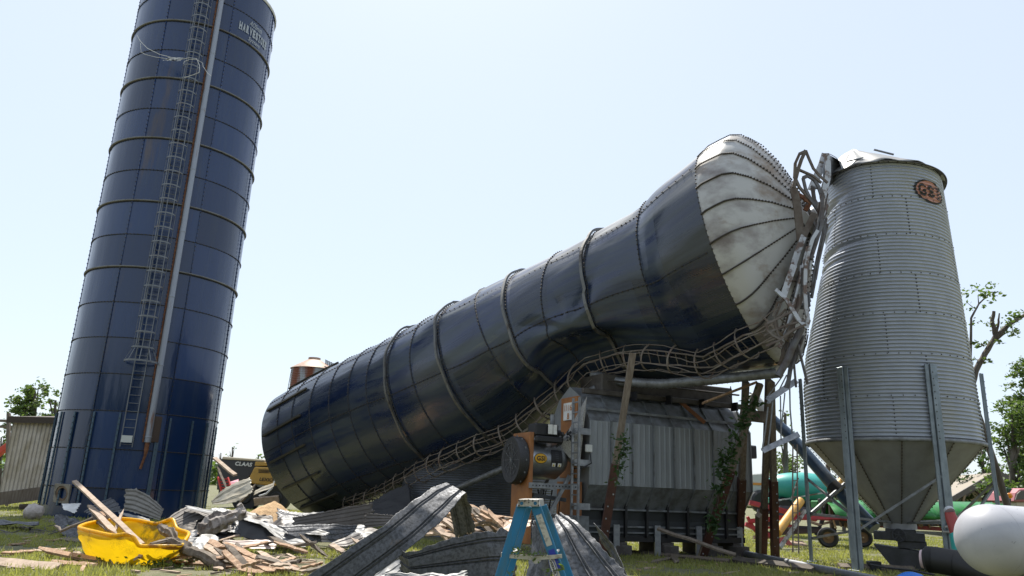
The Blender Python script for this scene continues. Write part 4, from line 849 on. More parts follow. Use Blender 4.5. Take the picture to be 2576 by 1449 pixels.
sheet('narrow curved strip of sheet rimming the crumpled sheet right of the ladder', [((1493, 1318, 10.4), (1500, 1330, 10.6)), ((1515, 1338, 10.3), (1508, 1368, 10.5)), ((1545, 1376, 10.2), (1526, 1390, 10.4)), ((1565, 1412, 10.0), (1552, 1425, 10.2)), ((1582, 1460, 9.8), (1566, 1470, 10.))], SHEET, 1, .03, seed=11, sub=10)
sheet('dark curled sheet with a bright rim seen between the legs of the stepladder', [((1343, 1322, 9.9), (1352, 1311, 9.6)), ((1340, 1370, 9.8), (1372, 1340, 9.5)), ((1330, 1410, 9.7), (1378, 1400, 9.4)), ((1322, 1470, 9.6), (1396, 1470, 9.3))], SHEET, 1, .08, seed=14)
sheet('white crumpled sheet flat on the grass at the bottom left of the wide ribbed one', [((892, 1452, 12.3), (905, 1478, 12.0)), ((950, 1430, 12.5), (960, 1470, 12.0)), ((990, 1402, 12.6), (1010, 1440, 12.2)), ((1012, 1396, 12.5), (1022, 1412, 12.3))], SHEETL, 3, .06, seed=16)
sheet('bright crumpled scrap of sheet along the bottom edge left of the ladder', [((960, 1440, 10.6), (965, 1475, 10.3)), ((1040, 1436, 10.6), (1050, 1480, 10.3)), ((1120, 1440, 10.5), (1130, 1480, 10.2)), ((1165, 1430, 10.5), (1190, 1470, 10.2))], SHEETL, 3, .07, seed=18)
sheet('folded ribbed dark sheet leaning against the upright silo base', [((415, 1308, 21.6), (446, 1326, 21.2)), ((466, 1273, 22.4), (520, 1300, 21.4)), ((594, 1301, 21.6), (560, 1336, 20.6))], SHEETB, 5, .04, seed=20, amp=.03)
sheet('thin bright edged sheet on top of the folded dark one', [((466, 1271, 22.2), (470, 1276, 21.5)), ((530, 1280, 21.6), (528, 1290, 21.)), ((598, 1300, 20.8), (592, 1310, 20.4))], SHEETL, 2, .03, seed=21)
sheet('twisted cream sheet arching up beside the spilled grain', [((531, 1259, 24.2), (534, 1268, 24.0)), ((562, 1232, 24.2), (568, 1266, 23.6)), ((600, 1210, 24.2), (604, 1258, 23.6)), ((627, 1199, 24.2), (634, 1236, 23.6))], SHEETT, 2, .05, seed=23, amp=.03)
sheet('long tan strip of sheet trailing right from the twisted cream one', [((640, 1232, 24.0), (638, 1244, 23.8)), ((660, 1222, 24.0), (662, 1232, 23.8)), ((688, 1212, 24.0), (686, 1222, 23.8))], SHEETT, 1, .04, seed=24)
sheet('large sheet with a bright curved top sloping down toward the grass', [((597, 1297, 20.8), (600, 1303, 19.8)), ((645, 1305, 20.8), (652, 1318, 19.4)), ((695, 1320, 20.2), (690, 1346, 18.9)), ((740, 1338, 19.5), (722, 1367, 18.4)), ((776, 1352, 18.9), (770, 1375, 18.2))], SHEETL, 2, .05, seed=26, amp=.02)
HOL = mat('painted_shade', (.025, .025, .028), .6)  # near-black colour that stands in for shade among the sheets
sheet('black sheet standing in for the shaded hollow of the sloping sheet right of the gnarled log', [((598, 1303, 19.9), (600, 1348, 19.5)), ((652, 1318, 19.6), (655, 1356, 19.1)), ((692, 1338, 19.2), (694, 1360, 18.9))], HOL, 1, .04, seed=27, amp=.0)  # the dark of the hollow is put in as a black sheet
sheet('black sheet standing in for the shade under the folded one at the left of the heap', [((500, 1296, 21.6), (486, 1330, 21.2)), ((560, 1304, 21.2), (556, 1338, 20.8)), ((600, 1310, 20.8), (600, 1340, 20.4))], HOL, 2, .05, seed=29)  # shade below the folded sheet, painted as a black one
sheet('low pale brown strip of sheet at the near edge of the debris', [((561, 1358, 18.4), (562, 1374, 18.0)), ((630, 1360, 18.2), (630, 1379, 17.8)), ((704, 1355, 18.3), (692, 1379, 17.9))], mat('pale_brown_sheet', (.46, .38, .34), .5, .1, (.33, .26, .22), 3), 2, .03, seed=28)
sheet('blue grey folded sheet right of the large sloping one', [((698, 1322, 19.0), (762, 1368, 18.8)), ((760, 1320, 19.2), (806, 1364, 19.0)), ((830, 1317, 19.4), (850, 1360, 19.2)), ((900, 1321, 19.7), (892, 1342, 19.6))], SHEET, 4, .05, seed=30)
sheet('bright white flap folded over the blue grey sheet', [((716, 1330, 19.4), (716, 1336, 19.0)), ((770, 1322, 19.4), (765, 1337, 19.0)), ((830, 1336, 19.0), (815, 1345, 18.8))], SHEETL, 2, .05, seed=31)
sheet('long brown ribbed sheet lying across in front of the toppled silo', [((735, 1302, 21.4), (742, 1345, 21.3)), ((800, 1290, 21.4), (808, 1340, 21.3)), ((870, 1276, 21.4), (875, 1336, 21.3)), ((937, 1265, 21.4), (940, 1324, 21.3))], SHEETB, 6, .02, seed=33, amp=.010)
sheet('added black sheet standing in for the shade under the toppled silo beside its ladder cage', [((925, 1266, 27.5), (930, 1318, 26.6)), ((975, 1236, 27.5), (985, 1316, 26.6)), ((1030, 1214, 27.5), (1040, 1312, 26.6))], HOL, 3, .06, seed=34)  # added to darken the gap below the silo, where only shade falls
sheet('short brown ribbed sheet beside the end of the long brown one', [((920, 1291, 20.4), (916, 1328, 20.3)), ((955, 1293, 20.4), (955, 1324, 20.3)), ((992, 1296, 20.4), (985, 1318, 20.3))], SHEETB, 4, .02, seed=35)
sheet('small curled strip of sheet on the sunlit grass left of the bent foreground sheet', [((826, 1370, 18.2), (832, 1378, 18.0)), ((866, 1350, 18.6), (872, 1372, 18.2)), ((905, 1339, 18.6), (916, 1352, 18.3))], SHEETB, 2, .05, seed=37)
sheet('tan upright sheet with a rounded top leaning on the upright silo', [((312, 1284, 26.4), (317, 1231, 27.2)), ((335, 1290, 26.2), (343, 1231, 27.2)), ((366, 1299, 25.8), (376, 1248, 26.8)), ((402, 1310, 25.2), (412, 1280, 26.))], mat('dull_tan_sheet', (.22, .205, .18), .6, .1, (.16, .145, .12), 3), 5, .02, seed=39, amp=.04)
sheet('blue grey ribbed sheet propped behind the long plank', [((213, 1284, 25.6), (237, 1300, 25.2)), ((245, 1266, 26.0), (272, 1290, 25.4)), ((280, 1249, 26.4), (312, 1284, 25.6))], SHEET, 4, .04, seed=41, amp=.04)
sheet('crushed dark gutter sheet left of the yellow tub', [((136, 1303, 22.5), (142, 1322, 22.)), ((148, 1291, 23.), (170, 1318, 22.)), ((175, 1300, 22.5), (190, 1330, 21.2)), ((207, 1310, 22), (206, 1342, 20.2))], SHEET, 2, .12, seed=43)
sheet('crumpled blue grey sheet beneath the crushed gutter', [((146, 1326, 20.6), (160, 1346, 19.6)), ((176, 1322, 20.8), (188, 1346, 19.6)), ((208, 1330, 20.4), (206, 1350, 19.4))], SHEET, 3, .10, seed=44)
sheet('flat white panel leaning at the foot of the upright silo near the pipe block', [((156, 1266, 26.8), (160, 1282, 26.2)), ((203, 1266, 26.8), (188, 1290, 25.8))], WHITE, 1, .02, seed=46, amp=0, name='white_panel', group=None)
sheet('narrow white strip lying behind the yellow tub', [((298, 1285, 22.8), (300, 1291, 22.4)), ((345, 1296, 22.), (345, 1304, 21.6)), ((376, 1302, 21.6), (378, 1310, 21.2))], SHEETL, 1, .03, seed=47)
sheet('pale silver torn sheet between the tub and the plank pile', [((482, 1366, 17.2), (486, 1390, 16.6)), ((498, 1350, 17.6), (508, 1388, 16.8)), ((520, 1340, 18.0), (536, 1378, 17.2)), ((548, 1358, 17.8), (556, 1374, 17.4))], SHEETL, 1, .12, seed=49, amp=0, name='torn_wrap')
sheet('pale strips of sheet flat on the ground at the left edge', [((-20, 1306, 23.), (-20, 1316, 22)), ((40, 1308, 22.6), (45, 1316, 21.8)), ((100, 1312, 22.), (96, 1319, 21.4))], SHEET, 2, .05, seed=51)
sheet('silver ribbed sheet beneath the gnarled log', [((500, 1330, 20.4), (508, 1350, 19.6)), ((560, 1316, 21.), (572, 1348, 20.)), ((600, 1318, 20.8), (612, 1350, 19.8))], SHEET, 3, .06, seed=53)
sheet('bright strip of sheet right of the tub under the log', [((446, 1350, 18.6), (450, 1358, 18.2)), ((490, 1350, 18.6), (496, 1360, 18.2)), ((545, 1356, 18.4), (548, 1366, 18))], SHEETL, 2, .04, seed=54)
sheet('jumbled silver scraps of sheet behind the gnarled log', [((530, 1284, 22.6), (540, 1296, 22)), ((560, 1276, 23), (574, 1292, 22.2)), ((596, 1282, 22.8), (606, 1296, 22))], SHEETL, 2, .12, seed=55)
sheet('rusty curled sheet behind the blue stepladder', [((1252, 1328, 12.6), (1256, 1340, 12.2)), ((1272, 1306, 12.9), (1290, 1330, 12.3)), ((1300, 1302, 12.9), (1316, 1322, 12.4)), ((1336, 1302, 12.7), (1330, 1318, 12.4))], mat('rusty_sheet', (.26, .20, .15), .5, .3, (.16, .07, .03), 3), 1, .08, seed=57)
# ---------------------------------------------------------------- planks and splinters
def plank(label, a, b, w_=.10, h=.045, m=WOODF, group='broken planks', name='broken_plank', ragged=True, seed=0):
    A = P(*a) if len(a) == 3 else G(*a)+Vector((0, 0, .05)); B = P(*b) if len(b) == 3 else G(*b)+Vector((0, 0, .05)); r = random.Random(seed+int(a[0]*7))
    d = (B-A); L = d.length; d.normalize(); up = Vector((0, -.45, 1)); rr = d.cross(up).normalized(); u = rr.cross(d); vs = []; fc = []; N_ = 8
    for i in range(N_+1):
        t = i/N_; p = A.lerp(B, t)+u*(.012*r.uniform(-1, 1)); k = 1.
        for sx, sy in ((-1,-1),(1,-1),(1,1),(-1,1)):
            e = d*(r.uniform(-.14, .14) if ragged and i in (0, N_) else 0); vs.append(p+rr*(sx*w_/2*(k*(.55 if ragged and i in (0, N_) else 1)+r.uniform(-.03, .03)))+u*(sy*h/2)+e)
    for i in range(N_):
        for k in range(4): fc.append((i*4+k, i*4+(k+1) % 4, i*4+4+(k+1) % 4, i*4+4+k))
    fc += [(0, 1, 2, 3)[::-1], tuple(N_*4+k for k in range(4))]
    return tag(MB().add(vs, fc).build(name, m), label, 'plank', group)
plank('long pale board leaning steeply out of the yellow tub', (187, 1211, 18.4), (357, 1370, 14.7), .10, .05, WOODP, ragged=False)
plank('second thinner board leaning in the yellow tub, left of the long pale one', (225, 1273, 17.2), (289, 1339, 15.2), .11, .05, WOODP)
plank('short splintered board against the left inside of the tub', (234, 1297, 16.8), (280, 1336, 15.4), .14, .04, WOODW)
plank('stubby split board standing up in the tub behind the others', (252, 1290, 16.9), (268, 1322, 15.9), .12, .05, WOODF)
plank('small upright splinter in the middle of the tub', (308, 1288, 16.3), (290, 1335, 15.5), .05, .04, WOODP)
plank('tapered reddish board lying on the grass in front of the tub', (105, 1381, 15.6), (262, 1420), .13, .05)
plank('flat pale board on the grass at the left, beyond the reddish one', (74, 1393), (162, 1388), .12, .04, WOODP)
plank('wide weathered board flush with the bottom left of the picture', (-30, 1418), (140, 1437), .26, .04, WOODP, ragged=False)
plank('reddish board on the grass below the tub near the bottom left', (126, 1421), (228, 1430), .12, .04)
plank('dark short board in the grass just left of the tub', (153, 1362), (207, 1368), .14, .05, WOODW)
plank('pale short board lying above the dark one left of the tub', (165, 1353), (204, 1357), .08, .04, WOODP)
plank('thin brown splinter in the grass left of the dark short board', (118, 1365), (158, 1362), .06, .03, WOODF)
plank('brown board lying flat far left among the straw', (10, 1398), (78, 1394), .12, .04, WOODF)
plank('square scrap of board leaning on the tapered one', (186, 1398), (206, 1411), .16, .04, WOODP)
plank('heavy dark board crossing in front of the right half of the tub', (306, 1391, 14.9), (441, 1426), .13, .07, WOODW)
plank('small pale chip leaning on the heavy dark board', (345, 1405, 14.4), (366, 1389, 14.6), .07, .04, WOODP, group=None)
plank('long thin board along the bottom, right of the heavy dark one', (376, 1415), (586, 1434), .09, .05)
pile = [((526, 1362, 17.2), (563, 1381, 16.8), .16, .07, 'topmost board of the pile right of the log'), ((516, 1373, 16.8), (557, 1400, 16.0), .15, .07, 'stout board just below the topmost one in the pile'),
 ((567, 1370, 17.), (685, 1431), .13, .08, 'longest board of the pile, pointing down to the right'), ((584, 1388, 16.6), (612, 1400, 16.2), .12, .06, 'short chunk wedged under the longest board'),
 ((606, 1402, 15.8), (682, 1448), .13, .07, 'long board beneath the longest one in the pile'), ((655, 1391, 16.4), (732, 1444), .13, .05, 'smooth pale board at the right of the pile'),
 ((700, 1422), (739, 1411), .12, .04, 'short board sticking out of the right side of the pile'), ((493, 1407, 15.6), (578, 1402, 15.6), .14, .07, 'level weathered board crossing the left of the pile'),
 ((565, 1414, 15.2), (612, 1428), .16, .12, 'dark broken block at the bottom of the pile'), ((700, 1430), (778, 1448), .10, .04, 'thin board in the grass at the lower right of the pile'),
 ((680, 1428, 14.8), (704, 1440, 14.6), .20, .12, 'square cut block end at the front of the pile'), ((560, 1388, 16.4), (608, 1413, 15.8), .11, .06, 'board half hidden between the stout one and the block'),
 ((659, 1407), (752, 1436), .08, .05, 'narrow dark board right behind the pile'), ((500, 1420), (560, 1440), .09, .04, 'thin board lying in front of the gnarled branch'),
 ((600, 1440), (650, 1449), .14, .05, 'rotten board at the very bottom under the pile'), ((535, 1388, 16.4), (580, 1392, 16.2), .12, .05, 'stained board lying under the stout one'), ((626, 1396, 16.), (652, 1408, 15.8), .12, .06, 'small split piece on top of the longest board')]
for i, (a, b, w_, h, l) in enumerate(pile): plank(l, a, b, w_, h, (WOODF, WOODP, WOODF, WOODW)[i % 4] if i not in (7, 8) else WOODW, seed=i)
back = [((1178, 1269, 15.6), (1259, 1316, 15.2), .09, .05, 'long narrow board sloping down behind the peak of the bent sheet'), ((1217, 1283, 15.2), (1238, 1325, 15.0), .18, .03, 'pale wide board standing crosswise behind the bent sheet'),
 ((1183, 1296, 15.3), (1222, 1322, 15.1), .11, .06, 'stout board left of the crosswise one'), ((1098, 1322, 15.6), (1130, 1325, 15.4), .12, .06, 'short block visible under the bent sheet'),
 ((1086, 1329, 15.3), (1134, 1341, 15.1), .10, .04, 'thin board under the bent sheet, lower than the block'), ((1078, 1344, 15.), (1110, 1338, 15.), .08, .04, 'splinter low under the bent sheet'), ((1088, 1336, 15.2), (1140, 1352, 15.), .07, .03, 'second thin board under the bent sheet'),
 ((1190, 1318, 14.6), (1226, 1320, 14.6), .06, .04, 'small stick right of the folded end of the bent sheet'), ((1198, 1302, 15.), (1250, 1330, 14.8), .09, .05, 'board parallel below the long narrow one'), ((1118, 1312, 15.6), (1136, 1318, 15.4), .12, .10, 'tan block end peeping out under the bent sheet')]
for i, (a, b, w_, h, l) in enumerate(back): plank(l, a, b, w_, h, (WOODF, WOODP)[i % 2], seed=40+i)
plank('long dark board sloping down under the right half of the dryer', (1654, 1330, 20.4), (1850, 1396, 19.5), .12, .05, WOODW, ragged=False); plank('long flat board on the shaded grass in front of the dryer', (1540, 1388), (1835, 1416), .16, .05, WOODW, ragged=False)
plank('stub of board crossing the flat one in front of the dryer', (1692, 1396), (1702, 1420), .18, .06, WOODW); plank('short tilted board in the shaded grass below the flat one', (1640, 1420), (1706, 1405), .12, .05, WOODW)
plank('rotten sleeper lying beneath the loose pipe', (1850, 1416), (2050, 1440), .30, .16, mat('sleeper', (.10, .085, .07), .9, 0, (.06, .05, .04), 5), ragged=False, name='sleeper', group=None)
plank('small brown scrap of board on the sleeper', (1946, 1418), (1986, 1424), .12, .06, WOODF)
plank('pale pole leaning down from the upright silo toward the twisted cream sheet', (540, 1153, 26.0), (592, 1196, 25.0), .13, .07, WOODP, ragged=False); plank('dark stick propped beside the pale pole', (548, 1176, 26), (568, 1225, 25.4), .07, .05, WOODW)
plank('thick brown board rising behind the twisted cream sheet', (606, 1262, 24.4), (640, 1225, 24.4), .15, .06, WOODW); plank('upright dark splinter in front of the grain heap', (676, 1296, 26.2), (680, 1268, 26.4), .10, .04, WOODW)
plank('flat grey board at the foot of the grain heap', (640, 1305, 24.), (664, 1296, 24.), .08, .04, WOODW)
plank('low row of pale boards behind the grain heap', (640, 1262, 31), (702, 1256, 31), .12, .3, WOODP, ragged=False)
sc = []
r_ = random.Random(12)
for i in range(170):
    x, y = (r_.uniform(-12.5, -3.5), r_.uniform(13, 20)) if i < 95 else ((r_.uniform(-9, 0), r_.uniform(15, 24)) if i < 140 else (r_.uniform(1, 9), r_.uniform(14, 22)))
    a = r_.uniform(0, 3.14); L_ = r_.uniform(.10, .45); p = Vector((x, y, gz(x, y)+.03)); d = Vector((math.cos(a), math.sin(a), r_.uniform(-.05, .15)))*L_
    q = MB().beam(p-d*.5, p+d*.5, r_.uniform(.03, .09), r_.uniform(.015, .04), (0, 0, 1), 0, r_.uniform(.4, 1)); 
    tag(q.build('wood_scrap', r_.choice((WOODF, WOODP, WOODW))), 'small splinter of wood strewn on the grass around the larger debris', 'wood scrap', 'wood scraps strewn over the yard')
# branches, gnarled log
def limb(label, pts, rads, m=BARK, name='fallen_branch', cat='branch', n=9, bumpy=.0):
    pp = []; rr = []; K = 12 if bumpy else 5; n = 16 if bumpy else n
    for i in range(len(pts)-1):
        for k in range(K): t = k/K; q = pts[i].lerp(pts[i+1], t); pp.append(q+Vector((noise.noise(q*3.), noise.noise(q*3.+Vector((5, 0, 0))), noise.noise(q*3.+Vector((0, 5, 0)))))*bumpy*1.5); rr.append((rads[i]*(1-t)+rads[i+1]*t)*(1+.35*(bumpy > 0)*noise.noise(q*9)))
    pp.append(pts[-1]); rr.append(rads[-1]); mb = MB().tube(pp, rr, n)
    if bumpy:
        cs = [pp[i//n] if i//n < len(pp) else pp[-1] for i in range(len(mb.v))]; nv = []
        for i, v in enumerate(mb.v[:len(pp)*n]): v = Vector(v); d = v-cs[i]; a = (i % n); f = 1+.5*noise.noise(Vector((a*1.1, i//n*.05, 3)))+.18*noise.noise(v*14); nv.append(tuple(cs[i]+d*f))
        mb.v = nv+[nv[j] for j in range(n)]+[nv[len(nv)-n+j] for j in range(n)]
    return tag(mb.build(name, m, auto=35 if bumpy else None, smooth=not bumpy), label, cat)
limb('dark gnarled branch rising from the right rim of the yellow tub', [P(403, 1326, 15.6), P(422, 1334, 15.5), P(444, 1362, 15.3), P(470, 1385, 15.2), P(487, 1405, 15.1)], [.05, .10, .07, .09, .04], WOODW, bumpy=.05)
limb('long dark split trunk slanting down to the right in front of the tub', [P(417, 1357, 15.), P(436, 1358, 15.), P(470, 1385, 14.9), P(520, 1408, 14.8), P(563, 1425, 14.7)], [.03, .09, .12, .10, .05], WOODW, bumpy=.04)
limb('grey gnarled log lying over the sheets right of the tub', [P(500, 1338, 18.4), P(522, 1325, 18.6), P(556, 1310, 18.8), P(580, 1296, 19.), P(600, 1284, 19.1), P(602, 1268, 19.1)], [.10, .22, .20, .13, .15, .06], mat('silvery_log', (.30, .27, .25), .8, 0, (.10, .08, .07), 4, (1, 1, 1), .45, .6, .03, 6), 'gnarled_log', 'log', 12, .10)
limb('thin crooked branch reaching left out of the yellow tub', [P(138, 1323, 16.4), P(148, 1328, 16.3), P(152, 1337, 16.2), P(178, 1325, 16.3), P(206, 1315, 16.4), P(236, 1303, 16.5), P(274, 1303, 16.5)], [.02, .035, .03, .03, .03, .035, .02], WOODW)
limb('bare twig curling over the grass below the tub', [G(260, 1420)+Vector((0, 0, .2)), G(264, 1410)+Vector((0, 0, .1)), G(276, 1425)+Vector((0, 0, .1)), G(297, 1441)], [.012, .012, .012, .008])
limb('curved pale rod hooking up beside the twisted cream sheet', [P(652, 1248, 24.6), P(670, 1242, 24.6), P(684, 1228, 24.6), P(690, 1210, 24.6)], [.03, .03, .03, .02], WHITE, 'bent_rod', 'rod')
# leafy clumps near the tub
for lab, x, y, n_, rad in (('green leafy sprig in the grass in front of the yellow tub', 300, 1420, 240, .28), ('leafy weeds pressed against the bottom of the tub', 345, 1417, 160, .22), ('leafy sprig in the grass right of the leafy weeds', 405, 1428, 140, .2), ('tuft of dark hay at the foot of the upright silo', 232, 1284, 200, .5)):
    c = G(x, y); tag(leaves(n_, lambda r: c+Vector((r.gauss(0, rad), r.gauss(0, rad*.5), abs(r.gauss(0, .09)))), .05, LEAF if 'hay' not in lab else LEAFD, 'leafy_sprig', None, x), lab, 'plant')
# ---------------------------------------------------------------- yellow tub
rim = [(199, 1326, 15.2), (215, 1318, 15.8), (238, 1313, 16.2), (270, 1308, 16.5), (307, 1305, 16.6), (350, 1309, 16.5), (392, 1317, 16.3), (415, 1311, 16.2), (434, 1307, 16.1), (446, 1330, 15.9), (474, 1341, 15.6), (465, 1360, 15.1), (455, 1373, 14.8), (420, 1374, 14.5), (385, 1374, 14.4), (352, 1372, 14.4), (336, 1352, 14.4), (316, 1344, 14.4), (284, 1347, 14.4), (240, 1338, 14.6), (212, 1331, 14.9)]
RP = [P(*q) for q in rim]; cc = sum(RP, Vector())/len(RP); base_ = []
for i, p in enumerate(RP): q = cc.lerp(p, .66); base_.append(Vector((q.x, q.y, .03)))
NR = len(RP)*6
def lc(L, u): 
    x = u*len(L); i = int(x) % len(L); t = x-int(x); n = len(L); p0, p1, p2, p3 = L[i-1], L[i], L[(i+1) % n], L[(i+2) % n]
    return p1*(2*t**3-3*t*t+1)+(p2-p0)*.5*(t**3-2*t*t+t)+p2*(-2*t**3+3*t*t)+(p3-p1)*.5*(t**3-t*t)
def tubf(u, v, inn=0.):
    a, b = lc(RP, u), lc(base_, u); bulge = math.sin(v*math.pi)*.08; out = (a-cc); out.z = 0; out = out.normalized() if out.length > 0 else out
    p = b.lerp(a, v)+out*bulge-out*inn; return p+out*(.10*noise.noise(Vector((u*11, v*2.2, 3)))+.05*abs(noise.noise(Vector((u*25, v*4, 3)))))
tub = thing('yellow_tub', 'big battered yellow plastic tub full of broken boards on the grass', 'tub', Vector((cc.x, cc.y, 0)))
q = MB(); q.grid(lambda u, v: tubf(u, v), NR, 14, 0, None, True); n0 = len(q.v); q.add([tubf(i/NR, 0) for i in range(NR)], [tuple(range(NR-1, -1, -1))]); q.build('shell', TUB, tub, smooth=True)
q = MB(); q.tube([lc(RP, i/NR)+Vector((0, 0, .0)) for i in range(NR)], .035, 8, closed=True); q.build('rim', TUB, tub, smooth=True)
limb('broken dark stick lying across the right of the tub', [P(380, 1368, 14.6), P(415, 1362, 14.9), P(445, 1368, 15)], [.03, .05, .03], WOODW, bumpy=.04)
# ---------------------------------------------------------------- blue stepladder
SL = thing('stepladder', 'blue fibreglass stepladder with an aluminium cap and leaves on its spreader', 'stepladder', Vector((.35, 5.2, 0)))
dxv = Vector((.115, 1.0, 0)).normalized(); 
def srail(a, b, Y, lab, w_=.056):
    A = P(a[0], a[1], Y); B = P(b[0], b[1], Y); d = (A-B).normalized(); B2 = B+(B-A)*((B.z)/(A.z-B.z))
    q = MB(); up = d.cross(dxv).normalized(); q.beam(A, B2, .008, w_, up); 
    for s in (-1, 1): q.beam(A+up*(s*w_/2)+dxv*.012, B2+up*(s*w_/2)+dxv*.012, .028, .008, up)
    MB().box(B2+Vector((0, 0, .02)), (.09, .05, .04)).build('foot', BLACKR, SL)
    q.build(lab, LADBLUE, SL, bevel=.002); return A, B2, d, up
NY, FY = 5.0, 5.42
fl = srail((1312, 1272), (1258, 1449), NY, 'rail'); frl = srail((1347, 1272), (1410, 1449), NY, 'rail'); z9 = Zm(1800, 1850, 3.19)
fl2 = srail((1327, 1272), (1276, 1449), FY, 'rail'); fr2 = srail((1364, 1272), (1430, 1449), FY, 'rail')
c = MB(); tp = [z9(878, 466), z9(1140, 466), z9(1150, 560), z9(853, 560)]; nr_ = [P(x, y, NY-.03) for x, y in tp]; fa_ = [p+dxv*.44 for p in nr_]
c.add(nr_+fa_, [(3, 2, 1, 0), (4, 5, 6, 7), (0, 1, 5, 4), (1, 2, 6, 5), (3, 0, 4, 7)]); c.build('cap', ALU, SL, bevel=.004)
c = MB()
for x in (915, 1088): c.lathe(P(*z9(x, 521), NY-.036), [(.001, 0), (.011, 0), (.011, .004)], 12, M=Matrix.Rotation(math.pi/2, 3, 'X'))
c.build('cap_plug', LADBLUE, SL)
c = MB()
for x, y in ((1005, 478), (1005, 508), (880, 490), (880, 548), (1130, 490), (1130, 548), (955, 490), (1055, 490)): c.lathe(P(*z9(x, y), NY-.036), [(.001, 0), (.005, 0), (.005, .004)], 8, M=Matrix.Rotation(math.pi/2, 3, 'X'))
c.build('rivet', DKGREY, SL)
for i in range(5):                                # steps between the front (left) rails
    z = 1.26-i*.30; t = (fl[0].z-z)/(fl[0].z-fl[1].z); a = fl[0].lerp(fl[1], t); t2 = (fl2[0].z-z)/(fl2[0].z-fl2[1].z); b = fl2[0].lerp(fl2[1], t2)
    q = MB(); q.beam(a, b, .075, .006, (0, 0, 1)); q.beam(a+Vector((-.036, 0, -.012)), b+Vector((-.036, 0, -.012)), .004, .026, (0, 0, 1)); q.build('step', ALU, SL)
    a2 = frl[0].lerp(frl[1], t); b2 = fr2[0].lerp(fr2[1], t2); MB().tube([a2, b2], .010, 6).build('back_brace', ALU, SL)
for Y_, A_, B_ in ((NY-.02, (760, 1195), (1430, 1195)), (FY, (830, 1190), (1420, 1190))):
    a = P(*z9(*A_), Y_); b = P(*z9(*B_), Y_); m_ = (a+b)/2+Vector((0, 0, -.012)); q = MB(); q.beam(a, m_, .006, .024, (0, 0, 1)); q.beam(m_, b, .006, .024, (0, 0, 1)); q.lathe(m_+Vector((0, -.006, -.012)), [(.001, 0), (.022, 0), (.022, .006)], 18, M=Matrix.Rotation(math.pi/2, 3, 'X')); q.build('spreader', ALU, SL)
def onrail(t0, t1, w0, w1, name, m, off=.007): 
    A, B, d, up = frl; n = -dxv; pt = lambda t, w_: P(*z9(1110+(1450-1110)*t, 560+(1449-560)*t), NY)
    q = MB(); pts = []
    for t, w_ in ((t0, w0), (t0, w1), (t1, w1), (t1, w0)): p = A+(B-A)*t; pts.append(p-up*w_*-1+n*off)
    q.add(pts, [(0, 1, 2, 3)]); return q.build(name, m, SL)
Lr = (frl[0]-frl[1]).length
PAP = mat('label_paper', (.50, .48, .42), .7, 0, (.30, .28, .25), 40, (1, 1, 1), .5, .6)
onrail(.035, .155, -.019, .019, 'warning_label', PAP); onrail(.17, .25, -.02, .02, 'blue_label', mat('label_blue', (.03, .05, .35), .6)); onrail(.19, .28, .0, .021, 'white_label', PAP, .009)
q = MB(); A, B, d, up = frl; oc = P(*z9(1315, 1335), NY)-dxv*.009; nn_ = 30
def od(u, v, off=0): return oc-d*u-up*v*-1-dxv*off
for rx, ry, off, m_ in ((.060, .019, 0, 0), (.055, .015, .001, 1)): vs = [od(0, 0, off)]+[od(rx*math.cos(2*math.pi*k/nn_), ry*math.sin(2*math.pi*k/nn_), off) for k in range(nn_)]; q.add(vs, [(0, 1+k, 1+(k+1) % nn_) for k in range(nn_)], m_)
put_text(q, 'WERNER', lambda u, v: od(u, -v, .003), .092, .016, 2, .03); q.build('maker_badge', [mat('badge_blue', (.02, .04, .30), .5), WHITE, DARK], SL)
vn = thing('torn_vine', 'torn green vine draped over the spreader of the stepladder', 'vine', P(1300, 1395, NY))
MB().tube([P(*z9(780, 1150), 4.98), P(*z9(870, 1130), 4.95), P(*z9(960, 1165), 4.95), P(*z9(1080, 1190), 4.95), P(*z9(1200, 1185), 4.97)], .003, 5).build('stem', BARK, vn); MB().tube([P(*z9(990, 1300), 4.97), P(*z9(965, 1380), 4.97), P(*z9(945, 1449), 4.97)], .0025, 5).build('stem', BARK, vn)
def vc(r):
    k = r.random()
    x, y, s = (r.uniform(780, 1230), 1165+r.gauss(0, 22), 1) if k < .55 else ((r.gauss(840, 25), 1120+r.gauss(0, 25), 1) if k < .7 else ((r.gauss(1405, 22), 1330+r.gauss(0, 45), 1) if k < .82 else ((r.gauss(1250, 40), 1385+r.gauss(0, 30), 1) if k < .92 else (r.gauss(760, 30), 1400+r.gauss(0, 25), 1))))
    return P(*z9(x, y), 4.96+r.uniform(-.03, .06))
leaves(150, vc, .010, LEAF, 'leaf', vn, 8); leaves(16, lambda r: P(*z9(*r.choice(((1410, 1300), (1430, 1330), (1400, 1370), (1250, 1370), (1225, 1390), (850, 1345), (1075, 1240), (1130, 1275), (870, 1100)))), 4.93+r.uniform(-.02, .02)), .022, LEAF, 'big_leaf', vn, 9)
